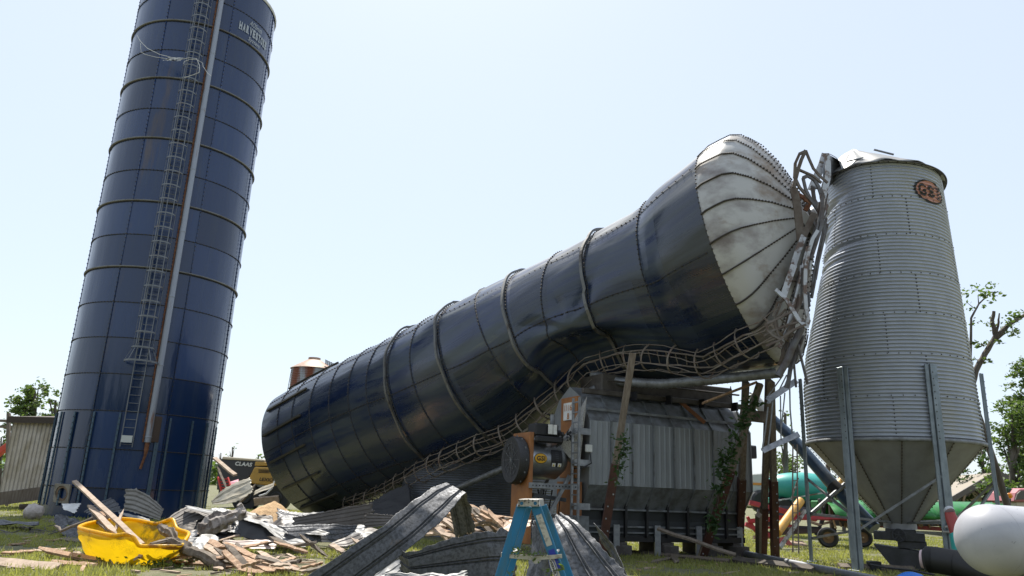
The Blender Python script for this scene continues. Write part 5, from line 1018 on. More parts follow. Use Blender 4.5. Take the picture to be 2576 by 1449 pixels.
# ---------------------------------------------------------------- left background
shed = thing('leaning_shed', 'small cream ribbed metal shed leaning over at the far left edge', 'shed', P(60, 1250, 34)*1.0)
ql, qr = P(35, 1058, 34), P(150, 1060, 34.3); bl_, br_ = P(-2, 1246, 33.8), P(112, 1230, 34.); q = MB(); nr = 44; vs = []
for i in range(nr+1):
    u = i/nr; d = -.045 if i % 4 == 0 else (0 if i % 2 else -.005); 
    for v in range(5): t = v/4; p = bl_.lerp(br_, u).lerp(ql.lerp(qr, u), t); vs.append(p+Vector((0, d, 0)))
q.add(vs, [(i*5+v, i*5+5+v, i*5+6+v, i*5+1+v) for i in range(nr) for v in range(4)])
bk = Vector((-.3, 3.0, .1)); q.add([bl_, ql, ql+bk, bl_+bk, br_, qr, qr+bk, br_+bk], [(0, 1, 2, 3), (4, 7, 6, 5), (3, 2, 6, 7)]); q.build('wall', SHEETT2 if 'SHEETT2' in globals() else mat('cream_ribbed', (.52, .47, .40), .6, .1, (.32, .27, .18), 2.0, (1, 1, .5), .42, .7), shed)
q = MB(); up_ = Vector((0, 0, .1)); q.add([ql+Vector((-.15, -.3, -.12)), qr+Vector((.2, -.3, -.12)), qr+Vector((.2, -.3, .16)), ql+Vector((-.1, -.3, .16)), ql+bk+Vector((-.15, .3, .1)), qr+bk+Vector((.2, .3, .1)), qr+bk+Vector((.2, .3, .4)), ql+bk+Vector((-.1, .3, .4))], [(0,1,2,3),(7,6,5,4),(0,4,5,1),(1,5,6,2),(2,6,7,3),(3,7,4,0)]); q.build('roof', mat('dark_fascia', (.06, .045, .035), .8), shed)
q = MB(); q.beam((bl_+P(0, 1262, 33.8)*1)/2+Vector((-.6, -.05, -.12)), (br_+P(100, 1246, 33.9))/2+Vector((0, -.05, -.05)), .06, .55, (0, 0, 1)); q.build('skirt_board', WOODW, shed)
timber('dark stake leaning between the shed and the upright silo', P(134, 1268, 30), P(158, 1180, 30.5), .12); timber('upper grey rail crossing the left picture edge above the shed', P(-40, 1057, 37), P(28, 1059, 36.8), .08, d_=.3, name='timber_rail', cat='rail')
timber('lower grey rail crossing the left picture edge above the shed', P(-40, 1072, 37), P(26, 1074, 36.8), .08, d_=.3, name='timber_rail', cat='rail'); timber('slim upright post standing left of the leaning shed', P(18, 1275, 35.6), P(22, 1040, 36.2), .14)
tag(MB().beam(P(-30, 1160, 40), P(26, 1118, 40), .35, .3).build('red_beam', mat('orange_red', (.5, .06, .03), .5), bevel=.02), 'short red beam slanting down at the left edge beside the shed', 'beam')
tag(MB().box(P(0, 1190, 52)+Vector((0, 0, -.3)), (3., 2., 2.2)).box(P(0, 1166, 52), (3.4, 2.4, .15)).build('pale_trailer', mat('pale_green', (.42, .52, .42), .5), bevel=.1), 'pale green box glimpsed far behind at the left edge', 'trailer')
cc_ = P(157, 1241, 29.0); q = MB(); MY = Matrix.Rotation(math.radians(98), 3, 'X') @ Matrix.Rotation(math.radians(-14), 3, 'Y'); 
q.lathe(cc_, [(.215, -.4), (.20, .02), (.28, .02), (.29, -.4)], 30, M=MY); pb = thing('pipe_block', 'pale block with a round pipe opening at the foot of the upright silo', 'pipe block', Vector((cc_.x, cc_.y, 0)))
q.build('pipe_mouth', mat('rusty_concrete', (.22, .16, .11), .85, 0, (.12, .07, .04), 4), pb, auto=40)
q = MB(); fr_ = [(-.52, -.5), (.52, -.5), (.52, .52), (-.52, .52)]; nn_ = 32; o1 = []; o2 = []
for k in range(nn_):
    t = 2*math.pi*k/nn_; x, y = math.cos(t), math.sin(t); m_ = max(abs(x), abs(y)); o1.append(cc_+MY@Vector((.285*x, .285*y, .0))); o2.append(cc_+MY@Vector((.34*x/m_, .34*y/m_, .0)))
q.add(o1+o2, [(k, (k+1) % nn_, nn_+(k+1) % nn_, nn_+k) for k in range(nn_)]); q.build('face_plate', CONC, pb, solid=.10)
MB().lathe(cc_, [(.001, -.35), (.216, -.35)], 24, M=MY).build('pipe_plug', mat('deep_brown', (.05, .032, .02), .9), pb)
q = MB(); c_ = G(128, 1284); q.lathe(c_+Vector((0, 0, .0)), [(1.15, .02), (1.2, .12), (1.2, .22), (1.1, .22), (1.05, .08), (.01, .06)], 40); tag(q.build('round_trough', mat('rusty_dark', (.05, .03, .022), .8), auto=40), 'low dark round trough rim lying in front of the upright silo', 'trough')
c_ = G(80, 1309); q = MB(); q.grid(lambda u, v: c_+Vector((.32*math.cos(u*6.283)*math.sin(v*3.14)**.8, .3*math.sin(u*6.283)*math.sin(v*3.14), .27-.27*math.cos(v*3.14)+.05*noise.noise(Vector((u*5, v*4, 1)))))*1.0+Vector((noise.noise(Vector((v*5, 2, 1)))*.12, 0, 0)), 20, 12, 0, None, True); tag(q.build('crumpled_sack', mat('sack', (.50, .45, .42), .8, 0, (.36, .31, .28), 8, bump=.02)), 'crumpled whitish sack on the shaded ground at the far left', 'sack')
q = MB()
for i in range(46): a = Vector((random.uniform(-14, -11.4), random.uniform(20.5, 24), .04)); q.beam(a, a+Vector((random.uniform(-.5, .5), random.uniform(-.3, .3), random.uniform(0, .12))), .05, .02)
tag(q.build('dark_litter', mat('litter', (.12, .11, .10), .9)), 'scatter of dark trash and splinters on the shaded ground left of the tub', 'litter', kind='stuff')
# grain heap
gc = G(678, 1311); gc = P(680, 1318, 26.2); gc.z = 0; q = MB()
def gh(u, v): 
    a = u*6.283; r = v*1.35; h = .98*max(0, 1-(r/1.3)**1.25); return gc+Vector((r*math.cos(a)*1.15, r*math.sin(a)*1.2, h*(1+.06*noise.noise(Vector((r*math.cos(a)*3, r*math.sin(a)*3, 0))))-.02+.03*noise.noise(Vector((r*math.cos(a)*9, r*math.sin(a)*9, 0)))))
q.grid(gh, 60, 30, 0, None, True); tag(q.build('grain_heap', GRAIN, smooth=True), 'heap of spilled tan grain beside the end of the toppled silo', 'grain', kind='stuff')
# ---------------------------------------------------------------- combine harvester
CY = 44
cmb = thing('combine_harvester', 'grey and yellow combine harvester parked behind the debris between the two silos', 'combine', P(630, 1240, CY))
def slab(pts, Y, th, m, name, parent, bev=.03):
    a = [P(x, y, Y) for x, y in pts]; b = [p+Vector((0, th, 0)) for p in a]; n = len(a)
    return MB().add(a+b, [tuple(range(n))[::-1], tuple(range(n, 2*n))]+[(i, (i+1) % n, n+(i+1) % n, n+i) for i in range(n)]).build(name, m, parent, bevel=bev)
slab([(548, 1160), (560, 1152), (667, 1158), (668, 1172), (640, 1178), (627, 1200), (622, 1232), (545, 1232)], CY, 3.0, mat('combine_grey', (.045, .045, .05), .5), 'side_panel', cmb)
slab([(560, 1148), (666, 1156), (666, 1161), (558, 1155)], CY-.05, 2.8, mat('combine_top', (.60, .52, .40), .5), 'grain_tank_edge', cmb)
slab([(640, 1174), (720, 1177), (720, 1220), (690, 1224), (622, 1215), (627, 1200)], CY-.2, 2.6, TAN, 'rear_panel', cmb, .06); slab([(642, 1161), (720, 1164), (720, 1172), (640, 1172)], CY-.1, 2.6, TAN, 'upper_panel', cmb)
for i in range(3): slab([(650, 1181+i*3.2), (678, 1182+i*3.2), (678, 1183.4+i*3.2), (650, 1182.4+i*3.2)], CY-.24, .1, DARK, 'vent_slot', cmb, 0)
slab([(600, 1226), (720, 1224), (720, 1262), (600, 1262)], CY+.6, 1.6, DARK, 'chassis', cmb)
for x in (618, 695): MB().lathe(P(x, 1252, CY-.1)+Vector((0, -.1, 0)), [(.01, 0), (.28, -.02), (.34, .05), (.72, .0), (.80, .12), (.80, .45), (.7, .55), (.01, .5)], 28, M=Matrix.Rotation(-math.pi/2, 3, 'X')).build('wheel', BLACKR, cmb, auto=40)
q = MB(); o_1 = P(613, 1167.5, CY-.08); o_2 = P(675, 1207, CY-.3); put_text(q, 'CLAAS', lambda u, v: o_1+Vector((u+v*.15, 0, v-u*.04)), .98, .23, 0, .04); put_text(q, 'LEXION', lambda u, v: o_2+Vector((u+v*.15, 0, v-u*.04)), 1.0, .19, 1, .03); q.build('lettering', [WHITE, DARK], cmb)
q = MB(); a, b = P(548, 1200, 38), P(560, 1238, 37.6)
for s in (0, .5): q.beam(a+Vector((s, 0, 0)), b+Vector((s, 0, -.1)), .07, .07)
for i in range(5): t = (i+.5)/5; q.beam(a.lerp(b, t), a.lerp(b, t)+Vector((.5, 0, -.02)), .06, .05)
tag(q.build('red_step_frame', mat('bright_red', (.62, .04, .03), .45)), 'bright red slotted step frame just right of the upright silo', 'step frame')
q = MB(); q.add([P(x, y, Y) for x, y, Y in ((575, 1214, 40), (600, 1206, 40.5), (600, 1212, 39.8), (582, 1228, 39.5))], [(0, 1, 2, 3)]); tag(q.build('pink_panel', mat('pinkish', (.55, .22, .26), .5), solid=.03), 'small pink sheet lying in front of the combine', 'panel')
# ---------------------------------------------------------------- right background machinery
cart = thing('grain_cart', 'white grain cart with an orange stripe seen between the posts', 'grain cart', P(1935, 1250, 42))
slab([(1893, 1192), (1925, 1190), (1962, 1212), (1975, 1252), (1960, 1276), (1915, 1276), (1893, 1248)], 42, 2.4, mat('cart_white', (.50, .50, .47), .5), 'hopper', cart, .05); slab([(1893, 1214), (1958, 1216), (1960, 1222), (1893, 1220)], 41.97, .05, mat('stripe_orange', (.6, .24, .04), .5), 'stripe', cart, 0)
MB().lathe(P(1920, 1262, 41.6), [(.01, 0), (.5, 0), (.62, .1), (.62, .4), (.01, .45)], 24, M=Matrix.Rotation(-math.pi/2, 3, 'X')).build('wheel', BLACKR, cart, auto=40)
sprayer = thing('teal_tank_trailer', 'rounded teal tank trailer parked behind the narrow ladder', 'tank trailer', P(2020, 1255, 38))
q = MB(); tc_ = P(2020, 1226, 38); q.grid(lambda u, v: tc_+Vector((-1.75+3.5*v, .95*math.sin(u*6.283)*(math.sin(v*3.14)**.35+.001), .72*math.cos(u*6.283)*(math.sin(v*3.14)**.28+.001))), 30, 24, 0, None, True); q.build('tank', TEAL, sprayer, smooth=True)
slab([(1950, 1252), (2080, 1258), (2075, 1272), (1955, 1266)], 37.6, 1.5, TEAL, 'apron', sprayer); q = MB(); q.beam(P(1990, 1258, 36.9), P(2008, 1202, 36.9), .08, .05); q.beam(P(1940, 1262, 37), P(2070, 1240, 37), .09, .06); q.build('frame', LG, sprayer)
for x in (1975, 2050): MB().lathe(P(x, 1280, 37.4), [(.01, 0), (.4, 0), (.52, .1), (.52, .35), (.01, .4)], 24, M=Matrix.Rotation(-math.pi/2, 3, 'X')).build('wheel', BLACKR, sprayer, auto=40)
ra = thing('red_implement_frame', 'red tubular implement frame tangled behind the split posts', 'implement', P(1960, 1330, 30))
bars([([(1885,1264),(1990,1290),(2052,1306)],.16,.14,RED), ([(1882,1312),(1960,1303),(2110,1302),(2150,1306)],.15,.15,RED), ([(1875,1318),(1930,1345),(1960,1362)],.14,.14,RED), ([(1880,1300),(1900,1335),(1925,1356)],.10,.10,RED), ([(1940,1362),(1975,1356),(1990,1375)],.16,.12,mat('pink_red', (.5,.12,.12), .5)), ([(1900,1330),(2000,1322)],.08,.06,RED)], ra, 30, lambda x, y: (x, y), 'tube')
bars([([(1905,1284),(1990,1300),(2060,1296)],.10,.08,DKGREY), ([(1910,1345),(2000,1338),(2100,1334)],.14,.2,mat('dark_brown_metal', (.05, .035, .03), .7)), ([(1960,1278),(2050,1284)],.16,.2,DKGREY), ([(2060,1255),(2075,1300),(2052,1345)],.10,.10,DKGREY), ([(2085,1238),(2060,1330)],.09,.09,DKGREY), ([(1905,1310),(1950,1318)],.2,.2,DARK), ([(1985,1326),(2060,1330),(2100,1345)],.12,.14,DARK), ([(2030,1310),(2060,1320),(2095,1312)],.08,.1,WOODP), ([(1895,1352),(1950,1350)],.12,.12,WOODP)], ra, 31, lambda x, y: (x, y), 'dark_bar')
ya = thing('yellow_auger', 'yellow auger tube slanting up behind the left leg of the bin', 'auger', P(1960, 1350, 28)); MB().tube([P(1955, 1340, 28), P(2014, 1260, 29.5)], .16, 14).build('tube', YEL, ya, smooth=True)
MB().tube([P(2098, 1232, 31), P(2128, 1205, 31), P(2160, 1200, 31)], [.18, .24, .12], 12).build('spout', YEL, ya, smooth=True); MB().beam(P(1962, 1378, 27.8), P(2025, 1285, 29.3), .10, .12).build('under_frame', LG, ya)
# green corn head on its cart
ch_ = thing('green_harvester_header', 'long green harvester header stored on a red axle cart behind the bin', 'header', P(2300, 1340, 33))
def hdr(u, v):
    x = -1.0+2.0*u; yy = v
    return None
HA, HB = P(2075, 1284, 31), P(2560, 1288, 33); q = MB(); nseg = 12
def hsf(u, v):
    p = HA.lerp(HB, u); sc = abs(math.sin(u*math.pi*nseg)); y, z = ((.75, .05), (.7, .34), (.1, .40), (-.5, .22), (-.95-.35*sc, -.10-.05*sc), (-.9-.3*sc, -.26))[min(5, int(v*5+.01))]
    return p+Vector((0, y, z))
q.grid(hsf, nseg*8, 5)
q.build('snout_covers', GREEN, ch_, smooth=True); q = MB(); q.beam(HA+Vector((0, .9, .0)), HB+Vector((0, .9, .0)), .7, .75); q.build('body', GREEN, ch_, bevel=.05)
q = MB(); q.beam(HA+Vector((.2, -.5, -.45)), HB+Vector((0, -.5, -.45)), .5, .22)
for i in range(60): a = HA.lerp(HB, random.random())+Vector((0, -.7, -.35)); q.beam(a, a+Vector((random.uniform(-.1, .1), -.2, -random.uniform(.1, .3))), .05, .05, m=1)
q.build('gathering_chain', [mat('chain_dark', (.03, .025, .02), .7), mat('chain_tan', (.20, .13, .05), .7)], ch_)
MB().beam(P(2150, 1318, 31.4), P(2560, 1342, 33), .16, .16).build('cart_rail', RED, ch_); MB().beam(P(2080, 1302, 31.2), P(2160, 1304, 31.4), .3, .25).build('cart_rail', RED, ch_)
for x, r_w, Y in ((2083, .36, 28.5), (2170, .36, 30.5)):
    wh = MB(); c_ = P(x, 1352, Y); wh.lathe(c_, [(.20, -.08), (.30, -.12), (r_w, -.08), (r_w, .12), (.28, .14), (.2, .1)], 30, M=Matrix.Rotation(-math.pi/2, 3, 'X') @ Matrix.Rotation(.25, 3, 'Y')); wo = wh.build('wheel', BLACKR, ch_, auto=40)
    MB().lathe(c_, [(.01, -.10), (.07, -.10), (.08, -.04), (.2, -.05), (.205, -.09)], 20, M=Matrix.Rotation(-math.pi/2, 3, 'X') @ Matrix.Rotation(.25, 3, 'Y')).build('rim', mat('rim_rust', (.20, .12, .06), .7), wo, auto=30)
# carport, tractor
cpt_ = thing('carport', 'brown open sided carport with a low gable roof behind the bin legs', 'carport', P(2480, 1290, 46))
a0, a1, a2 = P(2385, 1262, 44), P(2508, 1190, 44), P(2680, 1262, 44); bk = Vector((3., 14, 0)); RB = mat('carport_brown', (.10, .085, .075), .6); RU = mat('carport_under', (.26, .22, .17), .7)
MB().add([a0, a1, a2, a0+bk, a1+bk, a2+bk], [(0, 1, 4, 3), (1, 2, 5, 4)]).build('roof', RU, cpt_, solid=.06); q = MB(); q.path([a0, a1, a2], .12, .28, (0, 0, 1)); q.path([a0+Vector((.3, .6, -.35)), a1+Vector((0, .6, -.3)), a2+Vector((0, .6, -.35))], .1, .08)
for i in range(5): t = i/5; q.beam(a0.lerp(a1, .2)+bk*t+Vector((0, 0, -.1)), a1+bk*t+Vector((0, 0, -.12)), .08, .12)
q.build('roof_frame', RB, cpt_); MB().beam(a0.lerp(a1, .45)+Vector((0, .5, -.2)), P(2415, 1292, 44.5), .1, .1).build('brace', WOODP, cpt_)
for x in (2340+60, 2575): MB().beam(P(x, 1262, 44.6), Vector((P(x, 1262, 44.6).x, 44.6, 0)), .15, .15).build('post', RB, cpt_)
trc = thing('tractor', 'old tractor with a faded red cab and amber light at the right edge', 'tractor', P(2560, 1280, 26))
slab([(2551, 1262), (2556, 1240), (2566, 1230), (2620, 1228), (2620, 1262)], 26, 1.5, mat('faded_red', (.42, .15, .17), .5), 'grille_shell', trc, .03); slab([(2555, 1257), (2560, 1242), (2568, 1235), (2590, 1234), (2590, 1255)], 25.95, .05, mat('grille_dark', (.10, .09, .08), .6), 'grille', trc, 0)
slab([(2556, 1262), (2620, 1262), (2620, 1330), (2560, 1330)], 26.1, 1.3, mat('tractor_cream', (.5, .45, .36), .5), 'engine_block', trc, .03); slab([(2490, 1272), (2500, 1266), (2540, 1268), (2560, 1276), (2555, 1290), (2495, 1288)], 25.6, .8, GREEN, 'fender', trc, .05)
MB().grid(lambda u, v: P(2540, 1247, 25.4)+Vector((.10*math.sin(v*3.14)*math.cos(u*6.28), .06*math.sin(v*3.14)*math.sin(u*6.28), .09*math.cos(v*3.14))), 16, 10, 0, None, True).build('amber_light', mat('amber', (.75, .25, .0), .25), trc, smooth=True); slab([(2533, 1226), (2560, 1232), (2560, 1262), (2536, 1262)], 26.4, .6, mat('deep_green', (.01, .07, .03), .5), 'cab_post', trc, .02)
MB().beam(P(2541, 1254, 25.5), P(2541, 1280, 25.6), .04, .04).build('lamp_stalk', DKGREY, trc)
# red cylinder on teal cone
rc = thing('seed_drum', 'red capped teal cone standing between the tank and the bin leg', 'drum', G(2435, 1420)); MB().tube([P(2389, 1288, 14.2), P(2392, 1300, 14.2), P(2412, 1346, 14.1)], [.085, .10, .135], 18).build('red_cap', mat('dull_red', (.30, .045, .04), .5), rc, smooth=True)
MB().tube([P(2386, 1282, 14.25), P(2390, 1288, 14.2)], [.09, .09], 12).build('perforated_collar', LG, rc); MB().tube([P(2410, 1340, 14.1), P(2428, 1378, 14.), P(2462, 1425, 13.9)], [.15, .24, .34], 24).build('teal_cone', TEAL, rc, smooth=True)
# propane tank
tk = thing('propane_tank', 'big white propane tank with rounded end and dirt specks at the lower right', 'propane tank', P(2540, 1445, 11.6)); tr = .50; tcn = P(2407+88, 1358, 11.3); ax = Vector((1, .28, -.02)).normalized()
MT = ax.to_track_quat('Z', 'Y').to_matrix(); pr = [(tr*math.sin(t)+.0001, -tr*.92*math.cos(t)) for t in np.linspace(0, math.pi/2, 20)]+[(tr, .6), (tr, 3.2)]+[(tr*math.cos(t)+.0001, 3.2+tr*.9*math.sin(t)) for t in np.linspace(.1, math.pi/2, 12)]
MB().lathe(tcn, pr, 64, M=MT).build('vessel', TANK, tk, smooth=True)
for t in (.35, 2.6):
    c_ = tcn+ax*t; q = MB()
    for s in (-.3, .3): q.beam(c_+Vector((0, s, -tr*.75)), Vector((c_.x, c_.y+s, 0)), .07, .07)
    q.beam(c_+Vector((0, -.36, -tr*.9)), c_+Vector((0, .36, -tr*.9)), .1, .08); q.build('leg', GALV, tk)
# black hose, loose pipe, blue scrap
hs = thing('black_duct_hose', 'thick black ribbed hose with a pale end lying under the propane tank', 'hose', G(2400, 1440)); hp_ = [P(2325, 1407, 13.4), P(2350, 1408, 13.3), P(2410, 1418, 13.), P(2480, 1440, 12.6), P(2560, 1470, 12.2)]
pts = []; rs_ = []
for i in range(len(hp_)-1):
    for k in range(30): t = k/30; pts.append(hp_[i].lerp(hp_[i+1], t)); rs_.append(.205+(.012 if k % 2 else 0) if (i or k > 8) else .17+.004*k)
MB().tube(pts, rs_, 24).build('corrugated_hose', BLACKR, hs, smooth=True); MB().tube([P(2318, 1406, 13.45), P(2330, 1407, 13.4)], [.15, .16], 20).build('pale_end', mat('pinkish_white', (.55, .42, .44), .6), hs, smooth=True)
lp = thing('loose_auger_pipe', 'long galvanised pipe lying on the shaded ground in front of the bin', 'pipe', G(2020, 1420)); MB().tube([G(1852, 1396)+Vector((0, 0, .09)), G(2000, 1428)+Vector((0, 0, .09)), G(2205, 1470)+Vector((0, 0, .09))], .095, 20).build('pipe', GALV, lp, smooth=True); MB().tube([G(1849, 1395)+Vector((0, 0, .09)), G(1855, 1397)+Vector((0, 0, .09))], .105, 20).build('collar', GALVD, lp, smooth=True)
q = MB(); c_ = G(2282, 1478); q.grid(lambda u, v: c_+Vector((-.45+.8*u, -.2+.4*v, .02+.28*math.sin(u*2.2)*math.sin(v*3.0+.1)+.04*noise.noise(Vector((u*3, v*3, 1))))), 16, 10); tag(q.build('blue_tarpaulin', mat('blue_plastic', (.01, .15, .6), .4), solid=.01), 'bright blue scrap of plastic sheet at the bottom edge near the black hose', 'plastic sheet')
limb('thin cables trailing over the ground near the bin boot', [P(2190, 1420, 15.6), P(2230, 1428, 15.3), P(2290, 1434, 15.0), P(2350, 1446, 14.6)], [.02]*4, DARK, 'cable', 'cable')
plank('dark timber lying in front of the bin legs', (2110, 1432), (2300, 1440), .2, .14, WOODW, ragged=False, name='dark_timber', group=None); plank('reddish brick sized block beside the front bin leg', (2168, 1428), (2182, 1432), .14, .1, mat('brick_red', (.2, .07, .05), .8), name='brick', group=None)
tag(MB().box(G(2200, 1436)+Vector((0, 0, .12)), (.3, .25, .24)).build('old_battery', DARK, bevel=.02), 'small black battery box lying between the bin legs', 'battery')
plank('white board flat on the far grass behind the narrow ladder', (1962, 1372), (2028, 1374), .5, .06, WOODP, ragged=False, name='flat_board', group=None)
# blue-black unloading tube
at = thing('unloading_auger', 'dark blue auger tube slanting down behind the bin leg to its boot', 'auger', G(2190, 1400)); tt_ = [P(1938, 1050, 25.5), P(1991, 1100, 25.0), P(2103, 1229, 23.6), P(2200, 1330, 22.6)]
MB().tube(tt_, [.17, .19, .20, .20], 18).build('tube', mat('auger_blue', (.035, .07, .12), .3, .5, (.10, .12, .14), 2), at, smooth=True); MB().tube([tt_[2].lerp(tt_[1], .05)+Vector((-.05, 0, 0)), tt_[2].lerp(tt_[3], .12)], .225, 18).build('clamp', DARK, at, smooth=True)
MB().tube([P(1888, 992, 25.8), P(1900, 1006, 25.8), P(1922, 1030, 25.7), P(1945, 1056, 25.4)], [.13, .19, .18, .17], 16).build('pale_elbow', mat('elbow_white2', (.5, .5, .47), .5), at, smooth=True)
# ---------------------------------------------------------------- trees
def tree(label, base, blobs, limbs, seed, lsize=.16, m=LEAF, dens=1., name='tree', trunk_r=.25, group=None, cat='tree'):
    t = thing(name, label, cat, base, group); r = random.Random(seed); q = MB()
    for pts, r0, r1 in limbs:
        n = len(pts); pp = []; rr = []
        for i in range(n-1):
            for k in range(4): u = k/4; pp.append(pts[i].lerp(pts[i+1], u)+Vector((r.gauss(0, .02), r.gauss(0, .02), r.gauss(0, .02)))*4*r0); rr.append(r0+(r1-r0)*(i+u)/(n-1))
        pp.append(pts[-1]); rr.append(r1); q.tube(pp, rr, 7)
    if q.v: q.build('trunk', BARK, t, smooth=True)
    B = [(c, rad, dn) for c, rad, dn in blobs]; tot_ = sum(rad**2*dn for c, rad, dn in B); vs = []; fc = []
    tw_ = MB()
    for c, rad, dn in B:
        n = int(dens*dn*rad**2*900*(.16/lsize)**2*.35); ncl = max(4, int(n/26)); 
        for _ in range(ncl):
            d = Vector((r.gauss(0, 1), r.gauss(0, 1), r.gauss(0, 1))).normalized()*rad*(r.random()**.45); cc2 = c+Vector((d.x, d.y, d.z*.85)); cr2 = rad*r.uniform(.12, .26)
            if r.random() < .35: tw_.tube([c+(cc2-c)*.2, cc2], [.02*rad+.008, .006], 4, caps=False)
            for _ in range(int(n/ncl)):
                p = cc2+Vector((r.gauss(0, cr2), r.gauss(0, cr2), r.gauss(0, cr2*.7))); s = lsize*r.uniform(.5, 1.2); a = Vector((r.gauss(0, 1), r.gauss(0, 1), r.gauss(0, .5))).normalized(); b = a.cross(Vector((r.gauss(0, 1), r.gauss(0, 1), r.gauss(0, 1)))).normalized()
                k = len(vs); vs += [p-a*s*.6, p+b*s*.35, p+a*s*.6, p-b*s*.35]; fc.append((k, k+1, k+2, k+3))
    MB().add(vs, fc).build('crown', m, t)
    if tw_.v: tw_.build('twigs', BARK, t)
    return t
def tr(label, x, ytop, ybot, Y, wpx, seed, m=LEAF, nb=9, dens=1., lsize=None, name='tree', group=None, lean=0, low=.25):
    """a whole tree at distance Y spanning wpx in width and ytop..ground"""
    r = random.Random(seed); base = P(x, ybot, Y); base.z = 0; top = P(x+lean, ytop, Y); H = top.z; W = wpx/FPX*Y; bl = []; lm = [([base, base.lerp(top, .45), top.lerp(base, .12)], .03*H, .01*H)]
    for i in range(nb):
        h = low+(1-low)*(i+.5)/nb*.94; w_ = W*.5*math.sin(min(1, (1.12-h)*1.25)*1.57)*r.uniform(.6, 1.); a = r.uniform(0, 6.28); c = Vector((base.x+(top.x-base.x)*h+w_*.62*math.cos(a)*(1 if i % 2 else -1), Y+w_*.6*math.sin(a), H*h*.97)); rad = W*r.uniform(.17, .27); bl.append((c, rad, 1.)); lm.append(([base.lerp(top, h*.7), c], .012*H, .004*H))
    return tree(label, base, bl, lm, seed, lsize or max(.12, Y*.0045), m, dens, name, group=group)
tr('bushy tree with a tall left shoot rising behind the leaning shed', 88, 950, 1230, 48, 150, 3, nb=14, dens=2.0); tr('smaller leafy tree between the shed roof and the upright silo', 140, 975, 1225, 50, 115, 5, nb=11, dens=2.0); tr('low leafy tree at the left edge behind the timber rails', 4, 1080, 1220, 50, 60, 6, nb=6)
tr('thin sparse treetop between the silos, left of the toppled base', 585, 1108, 1225, 75, 60, 8, nb=6, dens=.25, low=.4); tr('low tree just left of the toppled silo base', 650, 1132, 1225, 90, 60, 9, nb=6, dens=.7); tr('bare thin treetop just beside the right edge of the upright silo', 556, 1125, 1225, 75, 34, 10, nb=5, dens=.3)
# right: broken limb tree
BT = P(2560, 1250, 24); BT.z = 0; R_ = lambda x, y, Y=24.: P(x, y, Y)
tree('broken topped tree with sparse tufts of leaves reaching out right of the bin', BT, [(R_(2468, 740), .55, .55), (R_(2495, 735), .45, .5), (R_(2450, 775), .35, .4), (R_(2512, 745), .3, .4), (R_(2500, 805), .35, .5), (R_(2545, 815), .5, .6), (R_(2570, 800), .4, .6), (R_(2480, 870), .45, .6), (R_(2465, 905), .35, .5), (R_(2455, 812), .2, .5), (R_(2530, 830), .3, .5)],
     [([BT, R_(2480, 1100), R_(2440, 990, 24), R_(2462, 915), R_(2492, 868), R_(2505, 845)], .11, .08), ([R_(2505, 845), R_(2496, 810), R_(2500, 783)], .08, .05), ([R_(2503, 850), R_(2512, 810), R_(2514, 788)], .05, .02), ([R_(2503, 850), R_(2540, 815), R_(2590, 785)], .09, .05), ([R_(2500, 860), R_(2530, 838)], .04, .02), ([R_(2443, 800), R_(2462, 765), R_(2492, 735), R_(2516, 735)], .035, .012), ([R_(2462, 765), R_(2460, 742)], .02, .01), ([R_(2440, 990), R_(2443, 800)], .06, .035)], 31, .13, dens=.9, name='broken_tree')
tr('dark leafy tree cut by the right edge beside the broken one', 2590, 880, 1290, 34, 140, 33, nb=12, dens=3., low=.5)
tr('tree with drooping leafy limbs behind the right bin leg', 2530, 1010, 1290, 32, 150, 35, nb=14, dens=2.4, low=.35, lean=20); tr('full dark tree right behind the far bin leg', 2470, 1105, 1290, 46, 150, 36, m=LEAFD, nb=10, low=.1, dens=1.2)
tr('broad tree behind the carport roof', 2560, 1100, 1290, 55, 170, 37, nb=10, low=.15); tr('low bushy tree behind the green header seen left of the hopper cone', 2120, 1170, 1290, 50, 130, 38, nb=8, low=.1, dens=1.6); tr('tree behind the hanging brackets with a bent limb', 1975, 1000, 1290, 40, 70, 39, nb=8, dens=.7, low=.3)
tr('olive coloured bushy tree behind the teal tank', 2000, 1140, 1285, 85, 150, 40, nb=10, low=.05, dens=1.1); tr('round far tree left of the split posts', 1925, 1155, 1285, 90, 110, 41, nb=8, low=.05, dens=1.1); tr('low far tree behind the right part of the header', 2400, 1180, 1290, 60, 130, 42, nb=9, low=.05, m=LEAF, dens=1.1)
# a far wood along the horizon
vs = []; fc = []; r_ = random.Random(77)
for i in range(26000):
    x = r_.uniform(-170, 190); y = 165+r_.uniform(0, 16)+14*noise.noise(Vector((x*.02, 3, 0))); H = 4.5+3.2*noise.noise(Vector((x*.045, 1, 0)))+1.8*noise.noise(Vector((x*.19, 2, 0)))
    if x > 60: H += 1.5
    z = H*r_.random()**.8; s = r_.uniform(.35, .9); a = Vector((r_.gauss(0, 1), r_.gauss(0, 1), r_.gauss(0, .6))).normalized(); b = a.cross(Vector((r_.gauss(0, 1), r_.gauss(0, 1), r_.gauss(0, 1)))).normalized(); p = Vector((x, y, z)); k = len(vs); vs += [p-a*s, p+b*s*.7, p+a*s, p-b*s*.7]; fc.append((k, k+1, k+2, k+3))
tag(MB().add(vs, fc).build('far_wood', LEAF), 'far line of trees along the horizon', 'wood', kind='stuff')
# thin weeds sprouting against the hopper side

